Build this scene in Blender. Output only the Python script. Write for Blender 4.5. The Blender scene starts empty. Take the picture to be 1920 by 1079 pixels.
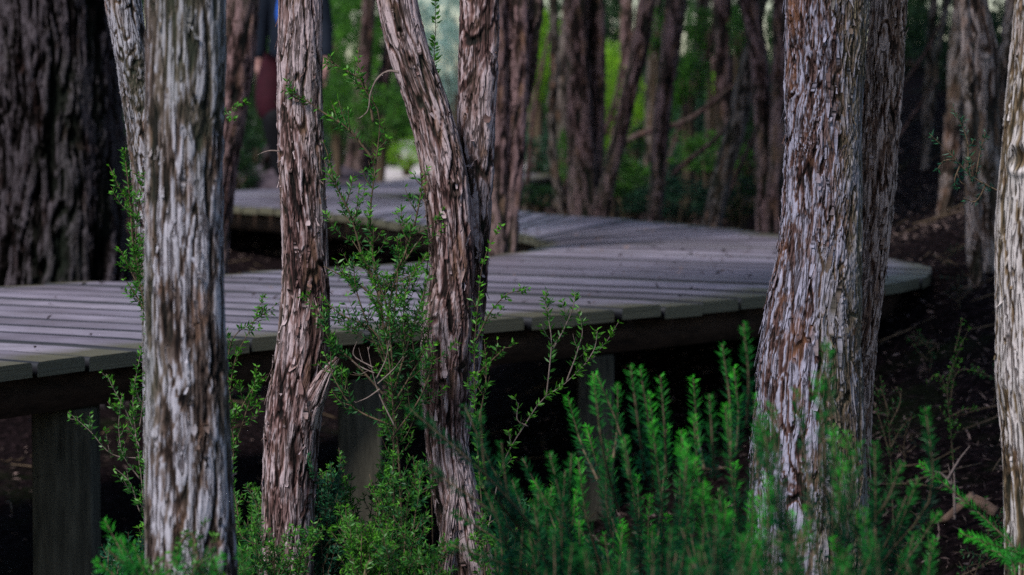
import bpy, math, random
import numpy as np
from mathutils import Vector
rng = np.random.default_rng(7)
random.seed(7)
sc = bpy.context.scene
COL = sc.collection
R = math.radians

# ------------------------------------------------------------------ camera
CAMZ, DECK = 1.63, 1.0
F = 1920 * 100 / 36.0
PITCH = math.atan(355.5 / F)
cd = bpy.data.cameras.new('camera'); cam = bpy.data.objects.new('camera', cd); COL.objects.link(cam)
cam.location = (0, 0, CAMZ); cam.rotation_euler = (R(90) - PITCH, 0, 0)
cd.lens = 100; cd.sensor_width = 36; cd.clip_end = 2000; cd.clip_start = 0.05
cd.dof.use_dof = True; cd.dof.focus_distance = 5.85; cd.dof.aperture_fstop = 5.6; cd.dof.aperture_blades = 0
sc.camera = cam
_f = np.array([0, math.cos(PITCH), -math.sin(PITCH)]); _u = np.array([0, math.sin(PITCH), math.cos(PITCH)])
def W(px, py, d):
    """photo pixel + distance -> place in the scene"""
    r = _f + (px - 960) / F * np.array([1., 0, 0]) - (py - 539.5) / F * _u
    return np.array([0, 0, CAMZ]) + r * (d / r[1])
def D(px, py, z=DECK):
    r = _f + (px - 960) / F * np.array([1., 0, 0]) - (py - 539.5) / F * _u
    return np.array([0, 0, CAMZ]) + r * ((z - CAMZ) / r[2])

# ------------------------------------------------------------------ noise
_G = rng.normal(size=(256, 3)); _G /= np.linalg.norm(_G, axis=1)[:, None]
_P = np.tile(rng.permutation(256), 3)
def gn(p, seed=0):
    p = p + seed * 17.31
    i = np.floor(p).astype(np.int64); f = p - i
    u = f * f * f * (f * (f * 6 - 15) + 10)
    i &= 255
    out = 0
    for dx in (0, 1):
        wx = u[:, 0] if dx else 1 - u[:, 0]
        for dy in (0, 1):
            wy = u[:, 1] if dy else 1 - u[:, 1]
            for dz in (0, 1):
                wz = u[:, 2] if dz else 1 - u[:, 2]
                h = _P[_P[_P[(i[:, 0] + dx) & 255] + ((i[:, 1] + dy) & 255)] + ((i[:, 2] + dz) & 255)]
                g = _G[h]
                out = out + wx * wy * wz * (g[:, 0] * (f[:, 0] - dx) + g[:, 1] * (f[:, 1] - dy) + g[:, 2] * (f[:, 2] - dz))
    return out * 1.6
def ss(a, b, x):
    t = np.clip((x - a) / (b - a), 0, 1); return t * t * (3 - 2 * t)
def fbm(p, n=3, seed=0):
    o, a, t = 0, 1.0, 0
    for k in range(n):
        o = o + a * gn(p * 2 ** k, seed + k); t += a; a *= .5
    return o / t

def ground_z(x, y):
    x = np.asarray(x, float); y = np.asarray(y, float)
    x0 = -.5 + 1.7 * ss(11, 17, y); rx = 0.30 * np.clip(x - x0, 0, 2.6) + .06 * np.clip(x - 2.1, 0, 20)
    ry = 0.12 * np.clip(y - 10, -3.5, 2.2) + (0.018 + .022 * ss(1, 2.6, x)) * np.clip(y - 12.2, 0, 12)
    left = -0.02 * np.clip(-x - 3, 0, 6)
    t = -0.72 + rx + ry + left
    t = t - .20 * np.exp(-((x - 1.15) ** 2 + (y - 13.0) ** 2) / 1.3)
    far = ss(15, 19, y) * .12
    t = np.where(t > -0.98, t, -0.98 + (t + .98) * .1) + far
    return DECK + t
def gz(x, y): return float(ground_z(x, y))

# ------------------------------------------------------------------ mesh helpers
def mesh_np(name, v, faces4=None, faces3=None, attrs=None, smooth=True, mi=None):
    me = bpy.data.meshes.new(name)
    v = np.asarray(v, np.float32)
    me.vertices.add(len(v)); me.vertices.foreach_set('co', v.ravel())
    L = []; S = []; k = 0
    for fa, n in ((faces4, 4), (faces3, 3)):
        if fa is not None and len(fa):
            fa = np.asarray(fa, np.int32); L.append(fa.ravel()); S.append(k + np.arange(len(fa)) * n); k += fa.size
    L = np.concatenate(L); S = np.concatenate(S).astype(np.int32)
    me.loops.add(len(L)); me.loops.foreach_set('vertex_index', L)
    me.polygons.add(len(S)); me.polygons.foreach_set('loop_start', S)
    if smooth: me.polygons.foreach_set('use_smooth', np.ones(len(S), bool))
    if mi is not None: me.polygons.foreach_set('material_index', np.asarray(mi, np.int32))
    for an, a in (attrs or {}).items():
        a = np.asarray(a, np.float32)
        if a.ndim == 1:
            at = me.attributes.new(an, 'FLOAT', 'POINT'); at.data.foreach_set('value', a)
        else:
            at = me.attributes.new(an, 'FLOAT_VECTOR', 'POINT'); at.data.foreach_set('vector', a.ravel())
    me.update(calc_edges=True)
    return me
def obj(name, me, mat=None, parent=None, loc=None):
    o = bpy.data.objects.new(name, me); COL.objects.link(o)
    if mat is not None and me is not None and not me.materials: me.materials.append(mat)
    if loc is not None: o.location = loc
    if parent is not None: o.parent = parent
    return o
def thing(name, label, cat, loc=(0, 0, 0), group=None):
    o = bpy.data.objects.new(name, None); COL.objects.link(o); o.location = [float(c) for c in loc]
    o.empty_display_size = .1
    o['label'] = label; o['category'] = cat
    if group: o['group'] = group
    return o
def tag(o, label, cat, group=None):
    o['label'] = label; o['category'] = cat
    if group: o['group'] = group
    return o

class Soup:
    """collects pieces (verts, quads, attributes) for one mesh"""
    def __init__(s): s.v = []; s.f4 = []; s.f3 = []; s.n = 0; s.a = []; s.c = []
    def add(s, v, f4=None, f3=None, a=None, c=None):
        v = np.asarray(v, float)
        s.v.append(v)
        if f4 is not None and len(f4): s.f4.append(np.asarray(f4) + s.n)
        if f3 is not None and len(f3): s.f3.append(np.asarray(f3) + s.n)
        s.a.append(np.full(len(v), 0.5) if a is None else np.broadcast_to(np.asarray(a, float), (len(v),)))
        s.c.append(v if c is None else c)
        s.n += len(v)
    def mesh(s, name, org=(0, 0, 0), smooth=True):
        v = np.concatenate(s.v) - np.asarray(org, float)
        return mesh_np(name, v, np.concatenate(s.f4) if s.f4 else None, np.concatenate(s.f3) if s.f3 else None,
                       {'h': np.concatenate(s.a), 'bc': np.concatenate(s.c)}, smooth)

def resample(pts, vals, n):
    """smooth curve through pts (k,3) with values (k,m), even along its length"""
    P = np.asarray(pts, float); V = np.asarray(vals, float).reshape(len(P), -1)
    A = np.hstack([P, V])
    h = np.maximum(np.linalg.norm(np.diff(P, axis=0), axis=1), 1e-5); kn = np.concatenate([[0], np.cumsum(h)])
    dl = np.diff(A, axis=0) / h[:, None]
    m = np.empty_like(A); m[0] = dl[0]; m[-1] = dl[-1]
    if len(A) > 2: m[1:-1] = (dl[1:] * h[:-1, None] + dl[:-1] * h[1:, None]) / (h[1:] + h[:-1])[:, None]
    t = np.linspace(0, kn[-1], n); i = np.clip(np.searchsorted(kn, t, side='right') - 1, 0, len(h) - 1)
    u = ((t - kn[i]) / h[i])[:, None]; H = h[i][:, None]
    o = (2 * u ** 3 - 3 * u ** 2 + 1) * A[i] + (u ** 3 - 2 * u ** 2 + u) * H * m[i] + (3 * u ** 2 - 2 * u ** 3) * A[i + 1] + (u ** 3 - u ** 2) * H * m[i + 1]
    return o[:, :3], o[:, 3:]
def tube(S, pts, radii, sides=6, n=None, a=.5, close=True):
    n = n or max(4, len(pts) * 4)
    c, r = resample(pts, radii, n); r = np.maximum(r[:, 0], 1e-4)
    t = np.gradient(c, axis=0); t /= np.linalg.norm(t, axis=1)[:, None] + 1e-9
    ref = np.where(np.abs(t[:, :1]) < .8, np.array([[1., 0, 0]]), np.array([[0, 1., 0]]))
    e1 = ref - (ref * t).sum(1)[:, None] * t; e1 /= np.linalg.norm(e1, axis=1)[:, None]
    e2 = np.cross(t, e1)
    th = np.linspace(0, 2 * math.pi, sides, endpoint=False)
    v = c[:, None] + r[:, None, None] * (np.cos(th)[None, :, None] * e1[:, None] + np.sin(th)[None, :, None] * e2[:, None])
    v = v.reshape(-1, 3)
    i, j = np.meshgrid(np.arange(n - 1), np.arange(sides), indexing='ij'); i = i.ravel(); j = j.ravel(); j2 = (j + 1) % sides
    f = np.stack([i * sides + j, i * sides + j2, (i + 1) * sides + j2, (i + 1) * sides + j], 1)
    f3 = None
    if close:
        v = np.vstack([v, c[-1:], c[:1]]); e = (n - 1) * sides; k = np.arange(sides)
        f3 = np.vstack([np.stack([e + k, e + (k + 1) % sides, np.full(sides, n * sides)], 1),
                        np.stack([(k + 1) % sides, k, np.full(sides, n * sides + 1)], 1)])
    S.add(v, f, f3, a)
def box(S, lo, hi, a=.5):
    x0, y0, z0 = lo; x1, y1, z1 = hi
    v = [(x0, y0, z0), (x1, y0, z0), (x1, y1, z0), (x0, y1, z0), (x0, y0, z1), (x1, y0, z1), (x1, y1, z1), (x0, y1, z1)]
    S.add(v, [(0, 3, 2, 1), (4, 5, 6, 7), (0, 1, 5, 4), (1, 2, 6, 5), (2, 3, 7, 6), (3, 0, 4, 7)], None, a)

# ------------------------------------------------------------------ materials
def newmat(name):
    m = bpy.data.materials.new(name); m.use_nodes = True
    nt = m.node_tree; nt.nodes.clear()
    out = nt.nodes.new('ShaderNodeOutputMaterial')
    return m, nt, out
def N(nt, t, **k):
    n = nt.nodes.new(t)
    for a, b in k.items():
        if a in ('operation', 'blend_type', 'data_type', 'attribute_name', 'noise_dimensions', 'feature', 'distance', 'interpolation_type', 'clamp'): setattr(n, a, b)
        else: n.inputs[a].default_value = b
    return n
def ramp(nt, fac, stops, interp='LINEAR'):
    n = nt.nodes.new('ShaderNodeValToRGB'); n.color_ramp.interpolation = interp
    el = n.color_ramp.elements
    while len(el) < len(stops): el.new(.5)
    for e, (p, c) in zip(el, stops):
        e.position = p; e.color = (*c, 1) if len(c) == 3 else c
    nt.links.new(fac, n.inputs[0]); return n.outputs[0]
def mixc(nt, fac, a, b, mode='MIX'):
    n = nt.nodes.new('ShaderNodeMix'); n.data_type = 'RGBA'; n.blend_type = mode
    for s, v in ((n.inputs[0], fac), (n.inputs[6], a), (n.inputs[7], b)):
        if hasattr(v, 'is_output'): nt.links.new(v, s)
        else: s.default_value = v if not isinstance(v, tuple) else (*v, 1)[:4]
    return n.outputs[2]
def mapped(nt, src, scale, loc=(0, 0, 0)):
    m = N(nt, 'ShaderNodeMapping'); m.inputs['Scale'].default_value = scale; m.inputs['Location'].default_value = loc
    nt.links.new(src, m.inputs[0]); return m.outputs[0]
def noise(nt, vec, scale=1, detail=4, rough=.6, dist=0):
    n = N(nt, 'ShaderNodeTexNoise'); n.inputs['Scale'].default_value = scale; n.inputs['Detail'].default_value = detail
    n.inputs['Roughness'].default_value = rough; n.inputs['Distortion'].default_value = dist
    nt.links.new(vec, n.inputs['Vector']); return n.outputs[0]
def lnk(nt, a, b): nt.links.new(a, b)

def bark_mat(name, deep, inner, mid, pale, lichen=(.16, .19, .12), lich=.35, warm=(.24, .13, .085), patch=1.0, side=0.0, spec=.22):
    m, nt, out = newmat(name)
    at = N(nt, 'ShaderNodeAttribute', attribute_name='h').outputs['Fac']
    bc = N(nt, 'ShaderNodeAttribute', attribute_name='bc').outputs['Vector']
    fib = noise(nt, mapped(nt, bc, (260, 260, 22)), 1, 4, .7)
    bl = noise(nt, mapped(nt, bc, (30, 30, 3.6), (3, 1, 7)), 1, 4, .6, .6)
    big = noise(nt, mapped(nt, bc, (9, 9, 2.2), (1, 5, 2)), 1, 3, .6)
    spk = noise(nt, mapped(nt, bc, (170, 170, 120)), 1, 3, .6)
    ad = N(nt, 'ShaderNodeMath', operation='MULTIPLY_ADD'); lnk(nt, fib, ad.inputs[0]); ad.inputs[1].default_value = .34; lnk(nt, at, ad.inputs[2])
    ad2 = N(nt, 'ShaderNodeMath', operation='MULTIPLY_ADD'); lnk(nt, bl, ad2.inputs[0]); ad2.inputs[1].default_value = .5 * patch; lnk(nt, ad.outputs[0], ad2.inputs[2])
    sub = N(nt, 'ShaderNodeMath', operation='SUBTRACT'); lnk(nt, ad2.outputs[0], sub.inputs[0]); sub.inputs[1].default_value = .17 + .25 * patch
    c = ramp(nt, sub.outputs[0], [(.0, deep), (.16, inner), (.42, mid), (.64, pale), (1.0, tuple(min(1, q * 1.25) for q in pale))])
    ck = noise(nt, mapped(nt, bc, (95, 95, 9), (2, 2, 5)), 1, 3, .55, .5)
    cm = ramp(nt, ck, [(.455, (1, 1, 1)), (.487, (.16, .12, .11)), (.50, (.10, .08, .08)), (.513, (.16, .12, .11)), (.545, (1, 1, 1))])
    c = mixc(nt, .85, c, cm, 'MULTIPLY')
    ck2 = noise(nt, mapped(nt, bc, (210, 210, 26), (7, 2, 1)), 1, 3, .6, .4)
    c = mixc(nt, .8, c, ramp(nt, ck2, [(.30, (.30, .26, .25)), (.46, (.9, .9, .9)), (.60, (1.05, 1.05, 1.05)), (.72, (1.25, 1.25, 1.28))]), 'MULTIPLY')
    # warm, newly bared bark and grey-green lichen
    wf = ramp(nt, noise(nt, mapped(nt, bc, (20, 20, 7), (9, 9, 9)), 1, 3, .6), [(.58, (0, 0, 0)), (.66, (1, 1, 1))])
    wm = N(nt, 'ShaderNodeMath', operation='MULTIPLY'); lnk(nt, wf, wm.inputs[0]); wm.inputs[1].default_value = .55
    c = mixc(nt, wm.outputs[0], c, warm)
    if side:
        sx = N(nt, 'ShaderNodeSeparateXYZ'); lnk(nt, bc, sx.inputs[0]); mm = N(nt, 'ShaderNodeMath', operation='MULTIPLY_ADD'); lnk(nt, sx.outputs[0], mm.inputs[0]); mm.inputs[1].default_value = 2.2 * side; lnk(nt, big, mm.inputs[2]); big = mm.outputs[0]
    lf = ramp(nt, big, [(.46, (0, 0, 0)), (.76, (1, 1, 1))])
    lm = N(nt, 'ShaderNodeMath', operation='MULTIPLY'); lnk(nt, lf, lm.inputs[0]); lm.inputs[1].default_value = lich
    c = mixc(nt, lm.outputs[0], c, lichen)
    sp = ramp(nt, spk, [(.30, (.35, .3, .3)), (.42, (1, 1, 1)), (.64, (1, 1, 1)), (.74, (1.3, 1.3, 1.3))])
    c = mixc(nt, .8, c, sp, 'MULTIPLY')
    b = N(nt, 'ShaderNodeBsdfPrincipled'); b.inputs['Roughness'].default_value = .8; b.inputs['Specular IOR Level'].default_value = spec
    lnk(nt, c, b.inputs['Base Color'])
    bm = N(nt, 'ShaderNodeBump', Strength=.9, Distance=.005)
    hh = N(nt, 'ShaderNodeMath', operation='ADD'); lnk(nt, ck2, hh.inputs[0]); lnk(nt, cm, hh.inputs[1]); lnk(nt, hh.outputs[0], bm.inputs['Height'])
    lnk(nt, bm.outputs[0], b.inputs['Normal']); lnk(nt, b.outputs[0], out.inputs[0])
    return m
def leaf_mat(name, dark, light, trans=.35, spec=.4, rough=.45):
    """h attribute: 0 old leaf .. 1 young leaf"""
    m, nt, out = newmat(name)
    at = N(nt, 'ShaderNodeAttribute', attribute_name='h').outputs['Fac']
    c = ramp(nt, at, [(0, dark), (.6, tuple((a + b) / 2 for a, b in zip(dark, light))), (1, light)])
    b = N(nt, 'ShaderNodeBsdfPrincipled'); b.inputs['Roughness'].default_value = rough; b.inputs['Specular IOR Level'].default_value = spec
    lnk(nt, c, b.inputs['Base Color'])
    t = N(nt, 'ShaderNodeBsdfTranslucent'); lnk(nt, c, t.inputs[0])
    mx = N(nt, 'ShaderNodeMixShader'); mx.inputs[0].default_value = trans
    lnk(nt, b.outputs[0], mx.inputs[1]); lnk(nt, t.outputs[0], mx.inputs[2]); lnk(nt, mx.outputs[0], out.inputs[0])
    return m
def plain_mat(name, c1, c2, scale=20, rough=.8, spec=.2, stretch=(1, 1, 1), bump=.3):
    m, nt, out = newmat(name)
    tc = N(nt, 'ShaderNodeTexCoord').outputs['Object']
    n = noise(nt, mapped(nt, tc, stretch), scale, 5, .65)
    c = ramp(nt, n, [(.3, c1), (.7, c2)])
    b = N(nt, 'ShaderNodeBsdfPrincipled'); b.inputs['Roughness'].default_value = rough; b.inputs['Specular IOR Level'].default_value = spec
    lnk(nt, c, b.inputs['Base Color'])
    bm = N(nt, 'ShaderNodeBump', Strength=bump, Distance=.01); lnk(nt, n, bm.inputs['Height']); lnk(nt, bm.outputs[0], b.inputs['Normal'])
    lnk(nt, b.outputs[0], out.inputs[0]); return m

M = {}
M['bark_pink'] = bark_mat('pinkish_paper_bark', (.008, .004, .004), (.090, .042, .038), (.26, .160, .155), (.45, .345, .36), lich=.2)
M['bark_grey'] = bark_mat('grey_plated_bark', (.007, .004, .004), (.060, .036, .028), (.17, .125, .11), (.40, .375, .42), (.08, .10, .06), .6)
M['bark_blue'] = bark_mat('blue_grey_peeling_bark', (.007, .004, .004), (.080, .036, .030), (.18, .115, .11), (.35, .33, .42), (.25, .215, .13), .62, (.27, .12, .065), side=1.6)
M['bark_brown'] = bark_mat('brown_stringy_bark', (.008, .005, .004), (.06, .034, .025), (.14, .09, .07), (.34, .27, .25), lich=.3)
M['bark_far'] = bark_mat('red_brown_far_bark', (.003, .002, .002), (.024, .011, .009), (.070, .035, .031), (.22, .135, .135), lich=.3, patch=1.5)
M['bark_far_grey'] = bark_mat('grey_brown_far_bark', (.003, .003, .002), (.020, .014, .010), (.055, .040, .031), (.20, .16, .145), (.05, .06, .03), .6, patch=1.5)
M['bark_tawny'] = bark_mat('tawny_peeling_bark', (.012, .007, .005), (.13, .062, .042), (.30, .185, .135), (.52, .38, .33), (.20, .17, .10), .2)
M['bark_tan'] = bark_mat('tan_mottled_bark', (.015, .008, .004), (.09, .050, .026), (.20, .14, .085), (.50, .445, .44), lich=.2, patch=1.5)
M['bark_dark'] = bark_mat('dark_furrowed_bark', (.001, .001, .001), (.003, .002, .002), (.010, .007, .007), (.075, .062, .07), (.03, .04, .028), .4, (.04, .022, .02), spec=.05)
M['leaf_fine'] = leaf_mat('fine_tea_tree_leaf', (.010, .085, .032), (.13, .42, .020))
M['leaf_feather'] = leaf_mat('feathery_heath_leaf', (.002, .042, .025), (.075, .60, .038), .35, .15)
M['leaf_blue'] = leaf_mat('blue_green_leaf', (.008, .065, .045), (.06, .24, .08))
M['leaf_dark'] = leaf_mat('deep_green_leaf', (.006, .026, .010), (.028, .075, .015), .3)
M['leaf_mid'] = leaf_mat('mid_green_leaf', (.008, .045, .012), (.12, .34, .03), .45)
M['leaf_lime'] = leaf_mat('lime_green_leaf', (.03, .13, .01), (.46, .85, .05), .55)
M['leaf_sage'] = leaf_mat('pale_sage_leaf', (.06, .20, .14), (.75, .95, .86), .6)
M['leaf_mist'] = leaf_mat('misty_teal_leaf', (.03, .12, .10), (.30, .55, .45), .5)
M['litter'] = leaf_mat('dead_leaf_litter', (.006, .004, .004), (.34, .24, .22), .05, .05, .9)
M['leaf_teal'] = leaf_mat('teal_green_leaf', (.004, .022, .013), (.055, .16, .075), .35)
M['twig'] = plain_mat('twig_bark', (.04, .028, .018), (.16, .11, .07), 60)
M['twig_pale'] = plain_mat('pale_dry_twig', (.12, .085, .07), (.30, .23, .21), 60)
M['wood_litter'] = plain_mat('broken_wood', (.09, .05, .035), (.26, .17, .125), 30, stretch=(1, 1, 1))
M['beam'] = plain_mat('dark_stained_timber', (.016, .009, .006), (.080, .045, .030), 9, stretch=(1, 1, 4))
M['post'] = plain_mat('greenish_weathered_post', (.030, .027, .019), (.11, .098, .07), 6, stretch=(9, 9, 1))

def deck_mat():
    m, nt, out = newmat('weathered_deck_board')
    bc = N(nt, 'ShaderNodeAttribute', attribute_name='bc').outputs['Vector']     # x along board, y across, z board number
    at = N(nt, 'ShaderNodeAttribute', attribute_name='h').outputs['Fac']          # per board tone
    ed = N(nt, 'ShaderNodeAttribute', attribute_name='edge').outputs['Fac']
    g = noise(nt, mapped(nt, bc, (2.2, 60, 3.7)), 1, 5, .7)
    p = noise(nt, mapped(nt, bc, (3.5, 5, .9), (4, 2, 0)), 1, 4, .65)
    a = N(nt, 'ShaderNodeMath', operation='MULTIPLY_ADD'); lnk(nt, g, a.inputs[0]); a.inputs[1].default_value = .45
    a2 = N(nt, 'ShaderNodeMath', operation='MULTIPLY_ADD'); lnk(nt, p, a2.inputs[0]); a2.inputs[1].default_value = .45
    a3 = N(nt, 'ShaderNodeMath', operation='MULTIPLY'); lnk(nt, at, a3.inputs[0]); a3.inputs[1].default_value = .28
    lnk(nt, a3.outputs[0], a2.inputs[2]); lnk(nt, a2.outputs[0], a.inputs[2])
    c = ramp(nt, a.outputs[0], [(.26, (.07, .052, .066)), (.46, (.165, .135, .172)), (.60, (.275, .235, .30)), (.85, (.46, .40, .48))])
    oc = N(nt, 'ShaderNodeTexCoord').outputs['Object']
    st = noise(nt, oc, 1.7, 5, .7, .3)
    c = mixc(nt, ramp(nt, st, [(.36, (.75, .75, .75)), (.6, (0, 0, 0))]), c, mixc(nt, g, (.06, .05, .055), (.20, .165, .19)))
    # algae film towards the sawn ends
    sub = N(nt, 'ShaderNodeMath', operation='MULTIPLY_ADD'); lnk(nt, st, sub.inputs[0]); sub.inputs[1].default_value = 1.1; lnk(nt, ed, sub.inputs[2])
    sb2 = N(nt, 'ShaderNodeMath', operation='MULTIPLY'); lnk(nt, sub.outputs[0], sb2.inputs[0]); sb2.inputs[1].default_value = .72
    ef = ramp(nt, sb2.outputs[0], [(.78, (0, 0, 0)), (1.0, (1, 1, 1))])
    c = mixc(nt, ef, c, mixc(nt, g, (.045, .040, .024), (.17, .15, .09)))
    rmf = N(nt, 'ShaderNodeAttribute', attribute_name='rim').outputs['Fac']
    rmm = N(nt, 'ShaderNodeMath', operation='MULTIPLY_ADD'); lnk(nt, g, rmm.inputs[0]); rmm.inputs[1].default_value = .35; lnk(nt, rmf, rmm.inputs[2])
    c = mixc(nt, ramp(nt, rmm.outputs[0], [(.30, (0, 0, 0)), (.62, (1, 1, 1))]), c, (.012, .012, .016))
    spots = noise(nt, mapped(nt, bc, (60, 60, 1)), 1, 2, .5)
    c = mixc(nt, ramp(nt, spots, [(.74, (0, 0, 0)), (.78, (1, 1, 1))]), c, (.05, .05, .05))
    b = N(nt, 'ShaderNodeBsdfPrincipled'); b.inputs['Roughness'].default_value = .5; b.inputs['Specular IOR Level'].default_value = .5
    lnk(nt, c, b.inputs['Base Color'])
    bm = N(nt, 'ShaderNodeBump', Strength=.5, Distance=.003); lnk(nt, g, bm.inputs['Height']); lnk(nt, bm.outputs[0], b.inputs['Normal'])
    lnk(nt, b.outputs[0], out.inputs[0]); return m
M['deck'] = deck_mat()

def ground_mat():
    m, nt, out = newmat('forest_floor')
    tc = N(nt, 'ShaderNodeTexCoord').outputs['Object']
    n1 = noise(nt, tc, 38, 6, .75, .4); n2 = noise(nt, tc, 2.0, 4, .6); n3 = noise(nt, tc, 120, 3, .7)
    c = ramp(nt, n1, [(.38, (.003, .002, .002)), (.52, (.013, .008, .009)), (.64, (.040, .024, .026)), (.76, (.14, .095, .10))])
    c = mixc(nt, ramp(nt, n2, [(.58, (0, 0, 0)), (.72, (.6, .6, .6))]), c, mixc(nt, n3, (.006, .012, .004), (.025, .045, .012)))
    b = N(nt, 'ShaderNodeBsdfPrincipled'); b.inputs['Roughness'].default_value = .95; b.inputs['Specular IOR Level'].default_value = .03
    lnk(nt, c, b.inputs['Base Color'])
    bm = N(nt, 'ShaderNodeBump', Strength=1, Distance=.03); lnk(nt, n1, bm.inputs['Height']); lnk(nt, bm.outputs[0], b.inputs['Normal'])
    lnk(nt, b.outputs[0], out.inputs[0]); return m
M['ground'] = ground_mat()

# ------------------------------------------------------------------ ground
def graded(lo, hi, a, b, fine, coarse_n):
    core = np.arange(a, b, fine)
    left = a - np.geomspace(fine, a - lo, coarse_n)[::-1]; right = b + np.geomspace(fine, hi - b, coarse_n)
    return np.concatenate([left, core, right])
gx = graded(-300, 300, -4, 4, .05, 40); gy = graded(-60, 600, 5, 19, .05, 45)
X, Y = np.meshgrid(gx, gy, indexing='ij')
Z = ground_z(X, Y)
Pn = np.stack([X.ravel(), Y.ravel(), np.zeros(X.size)], 1)
near = ss(60, 25, np.abs(Y.ravel() - 10)) * ss(30, 12, np.abs(X.ravel()))
Z = Z.ravel() + near * (.035 * fbm(Pn * 1.3, 3, 3) + .022 * fbm(Pn * 7, 3, 5))
Z = Z + ss(40, 160, Y.ravel()) * 6 * np.abs(fbm(Pn * .012, 2, 9))
nx, ny = len(gx), len(gy)
i, j = np.meshgrid(np.arange(nx - 1), np.arange(ny - 1), indexing='ij'); i = i.ravel(); j = j.ravel()
gf = np.stack([i * ny + j, (i + 1) * ny + j, (i + 1) * ny + j + 1, i * ny + j + 1], 1)
g = obj('ground', mesh_np('ground', np.stack([X.ravel(), Y.ravel(), Z], 1), gf), M['ground']); g['kind'] = 'structure'

# ------------------------------------------------------------------ bark trunks
def trunk_mesh(name, cpts, rads, style, seed, z_lo, z_hi, fine=.0035, lean=None, flakes=0, knots=(), amp=1.0, front=-math.pi / 2):
    """cpts world points bottom->top; the stretch z_lo..z_hi gets the fine mesh"""
    c, r = resample(cpts, rads, 400); r = r[:, 0]
    seg = np.linalg.norm(np.diff(c, axis=0), axis=1); s = np.concatenate([[0], np.cumsum(seg)])
    z = c[:, 2]
    step = np.where((z > z_lo) & (z < z_hi), fine * 1.25, .03)
    dens = np.concatenate([[0], np.cumsum(seg / step[:-1])]); n = int(dens[-1]) + 2
    sv = np.interp(np.linspace(0, dens[-1], n), dens, s)
    cc = np.stack([np.interp(sv, s, c[:, k]) for k in range(3)], 1); rr = np.interp(sv, s, r)
    t = np.gradient(cc, axis=0); t /= np.linalg.norm(t, axis=1)[:, None]
    k = np.ones(9) / 9; tp = np.stack([np.convolve(np.pad(t[:, q], 4, 'edge'), k, 'valid') for q in range(3)], 1)
    t = tp / np.linalg.norm(tp, axis=1)[:, None]
    e1 = np.array([1., 0, 0]) - t[:, :1] * t; e1 /= np.linalg.norm(e1, axis=1)[:, None]; e2 = np.cross(t, e1)
    rm = float(np.median(rr)); dth = fine / rm
    fa = np.arange(front - R(112), front + R(112), dth); ba = np.arange(front + R(112), front + R(248), max(dth * 3, .05))
    th = np.concatenate([fa, ba]); nu = len(th)
    ct, st = np.cos(th), np.sin(th)
    T = np.tile(th, n); S_ = np.repeat(sv, nu); RR = np.repeat(rr, nu)
    cs, sn = np.cos(T), np.sin(T)
    q = np.stack([cs * rm, sn * rm, S_], 1)
    wv = np.stack([gn(q * [7, 7, 3.2], seed), gn(q * [7, 7, 3.2], seed + 40), np.zeros(len(q))], 1)
    w2 = np.stack([gn(q * [22, 22, 11], seed + 3), gn(q * [22, 22, 11], seed + 43), np.zeros(len(q))], 1)
    tw = T + .5 * np.sin(S_ * 2.1 + seed) * style.get('twist', .3)
    q2 = np.stack([np.cos(tw) * rm, np.sin(tw) * rm, S_], 1) + wv * .035 * style.get('warp', 1) + w2 * .009 * style.get('warp', 1)
    f = style['f']; vs = style['vs']
    f1 = gn(q2 * [f, f, f * vs], seed + 7)
    zone = ss(-.22, .30, gn(q2 * [17, 17, 5.5], seed + 19))                       # stringy zones between smoother plates
    m1 = ss(-.35, .05, gn(q2 * [24, 24, 8], seed + 20))
    fw = style.get('fw', .16)
    cr1 = (1 - ss(.15 * fw, fw, np.abs(f1))) * (.25 + .75 * m1)
    f3 = gn(q2 * [f * 2.4, f * 2.4, f * 2.4 * vs * .8], seed + 8)
    cr2 = (1 - ss(0, .22, np.abs(f3))) * (.2 + .8 * zone)
    f2 = gn(q2 * [f * 1.4, f * 1.4, f * 1.4 * vs * .9], seed + 11) * .65 + gn(q2 * [f * 3.4, f * 3.4, f * 3.4 * vs * .75], seed + 12) * .45
    L = 3.6; tt = (f2 + .75) * L; fl = np.floor(tt); fr = tt - fl
    terr = (fl + ss(0, .10, fr) + .22 * np.exp(-((fr - .12) / .08) ** 2) - .12 * fr) / L / 1.5
    fib = gn(q2 * [f * 6, f * 6, f * 6 * vs * .5], seed + 15)
    micro = gn(q * [300, 300, 150], seed + 16)
    low = gn(q * [9, 9, 2.5], seed + 21)
    h = style['wf'] * (.95 - cr1 - .55 * cr2) + style['wt'] * terr * (.55 + .45 * zone) + .13 * fib + .05 * micro
    hc = h - .34 * zone + .12 * fib + .25 * low
    o_ = np.argsort(np.argsort(hc[::7])); rk = np.sort(hc[::7]); hn = np.interp(hc, rk, np.linspace(0, 1, len(rk))) * (1 - .75 * cr1 * m1) * (1 - .35 * cr2 * zone)
    disp = style['amp'] * amp * (h - .5 * (style['wf'] + style['wt'])) + .05 * RR * low * style.get('lob', 1) + .05 * RR * np.cos(3 * T + S_ * 1.5 + seed) * style.get('lob', 1)
    for (kth, kz, kr, kd) in knots:
        ks = float(np.interp(kz, c[:, 2], s))
        dd = np.sqrt(((np.angle(np.exp(1j * (T - kth))) * rm) / kr) ** 2 + ((S_ - ks) / (kr * 1.3)) ** 2)
        disp += kd * (np.exp(-((dd - 1) / .35) ** 2) - 1.1 * np.exp(-(dd / .55) ** 2)); hn = hn * (1 - .7 * np.exp(-(dd / .6) ** 2))
    rad = RR + disp
    v = np.repeat(cc, nu, axis=0) + rad[:, None] * (cs[:, None] * np.repeat(e1, nu, axis=0) + sn[:, None] * np.repeat(e2, nu, axis=0))
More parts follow.
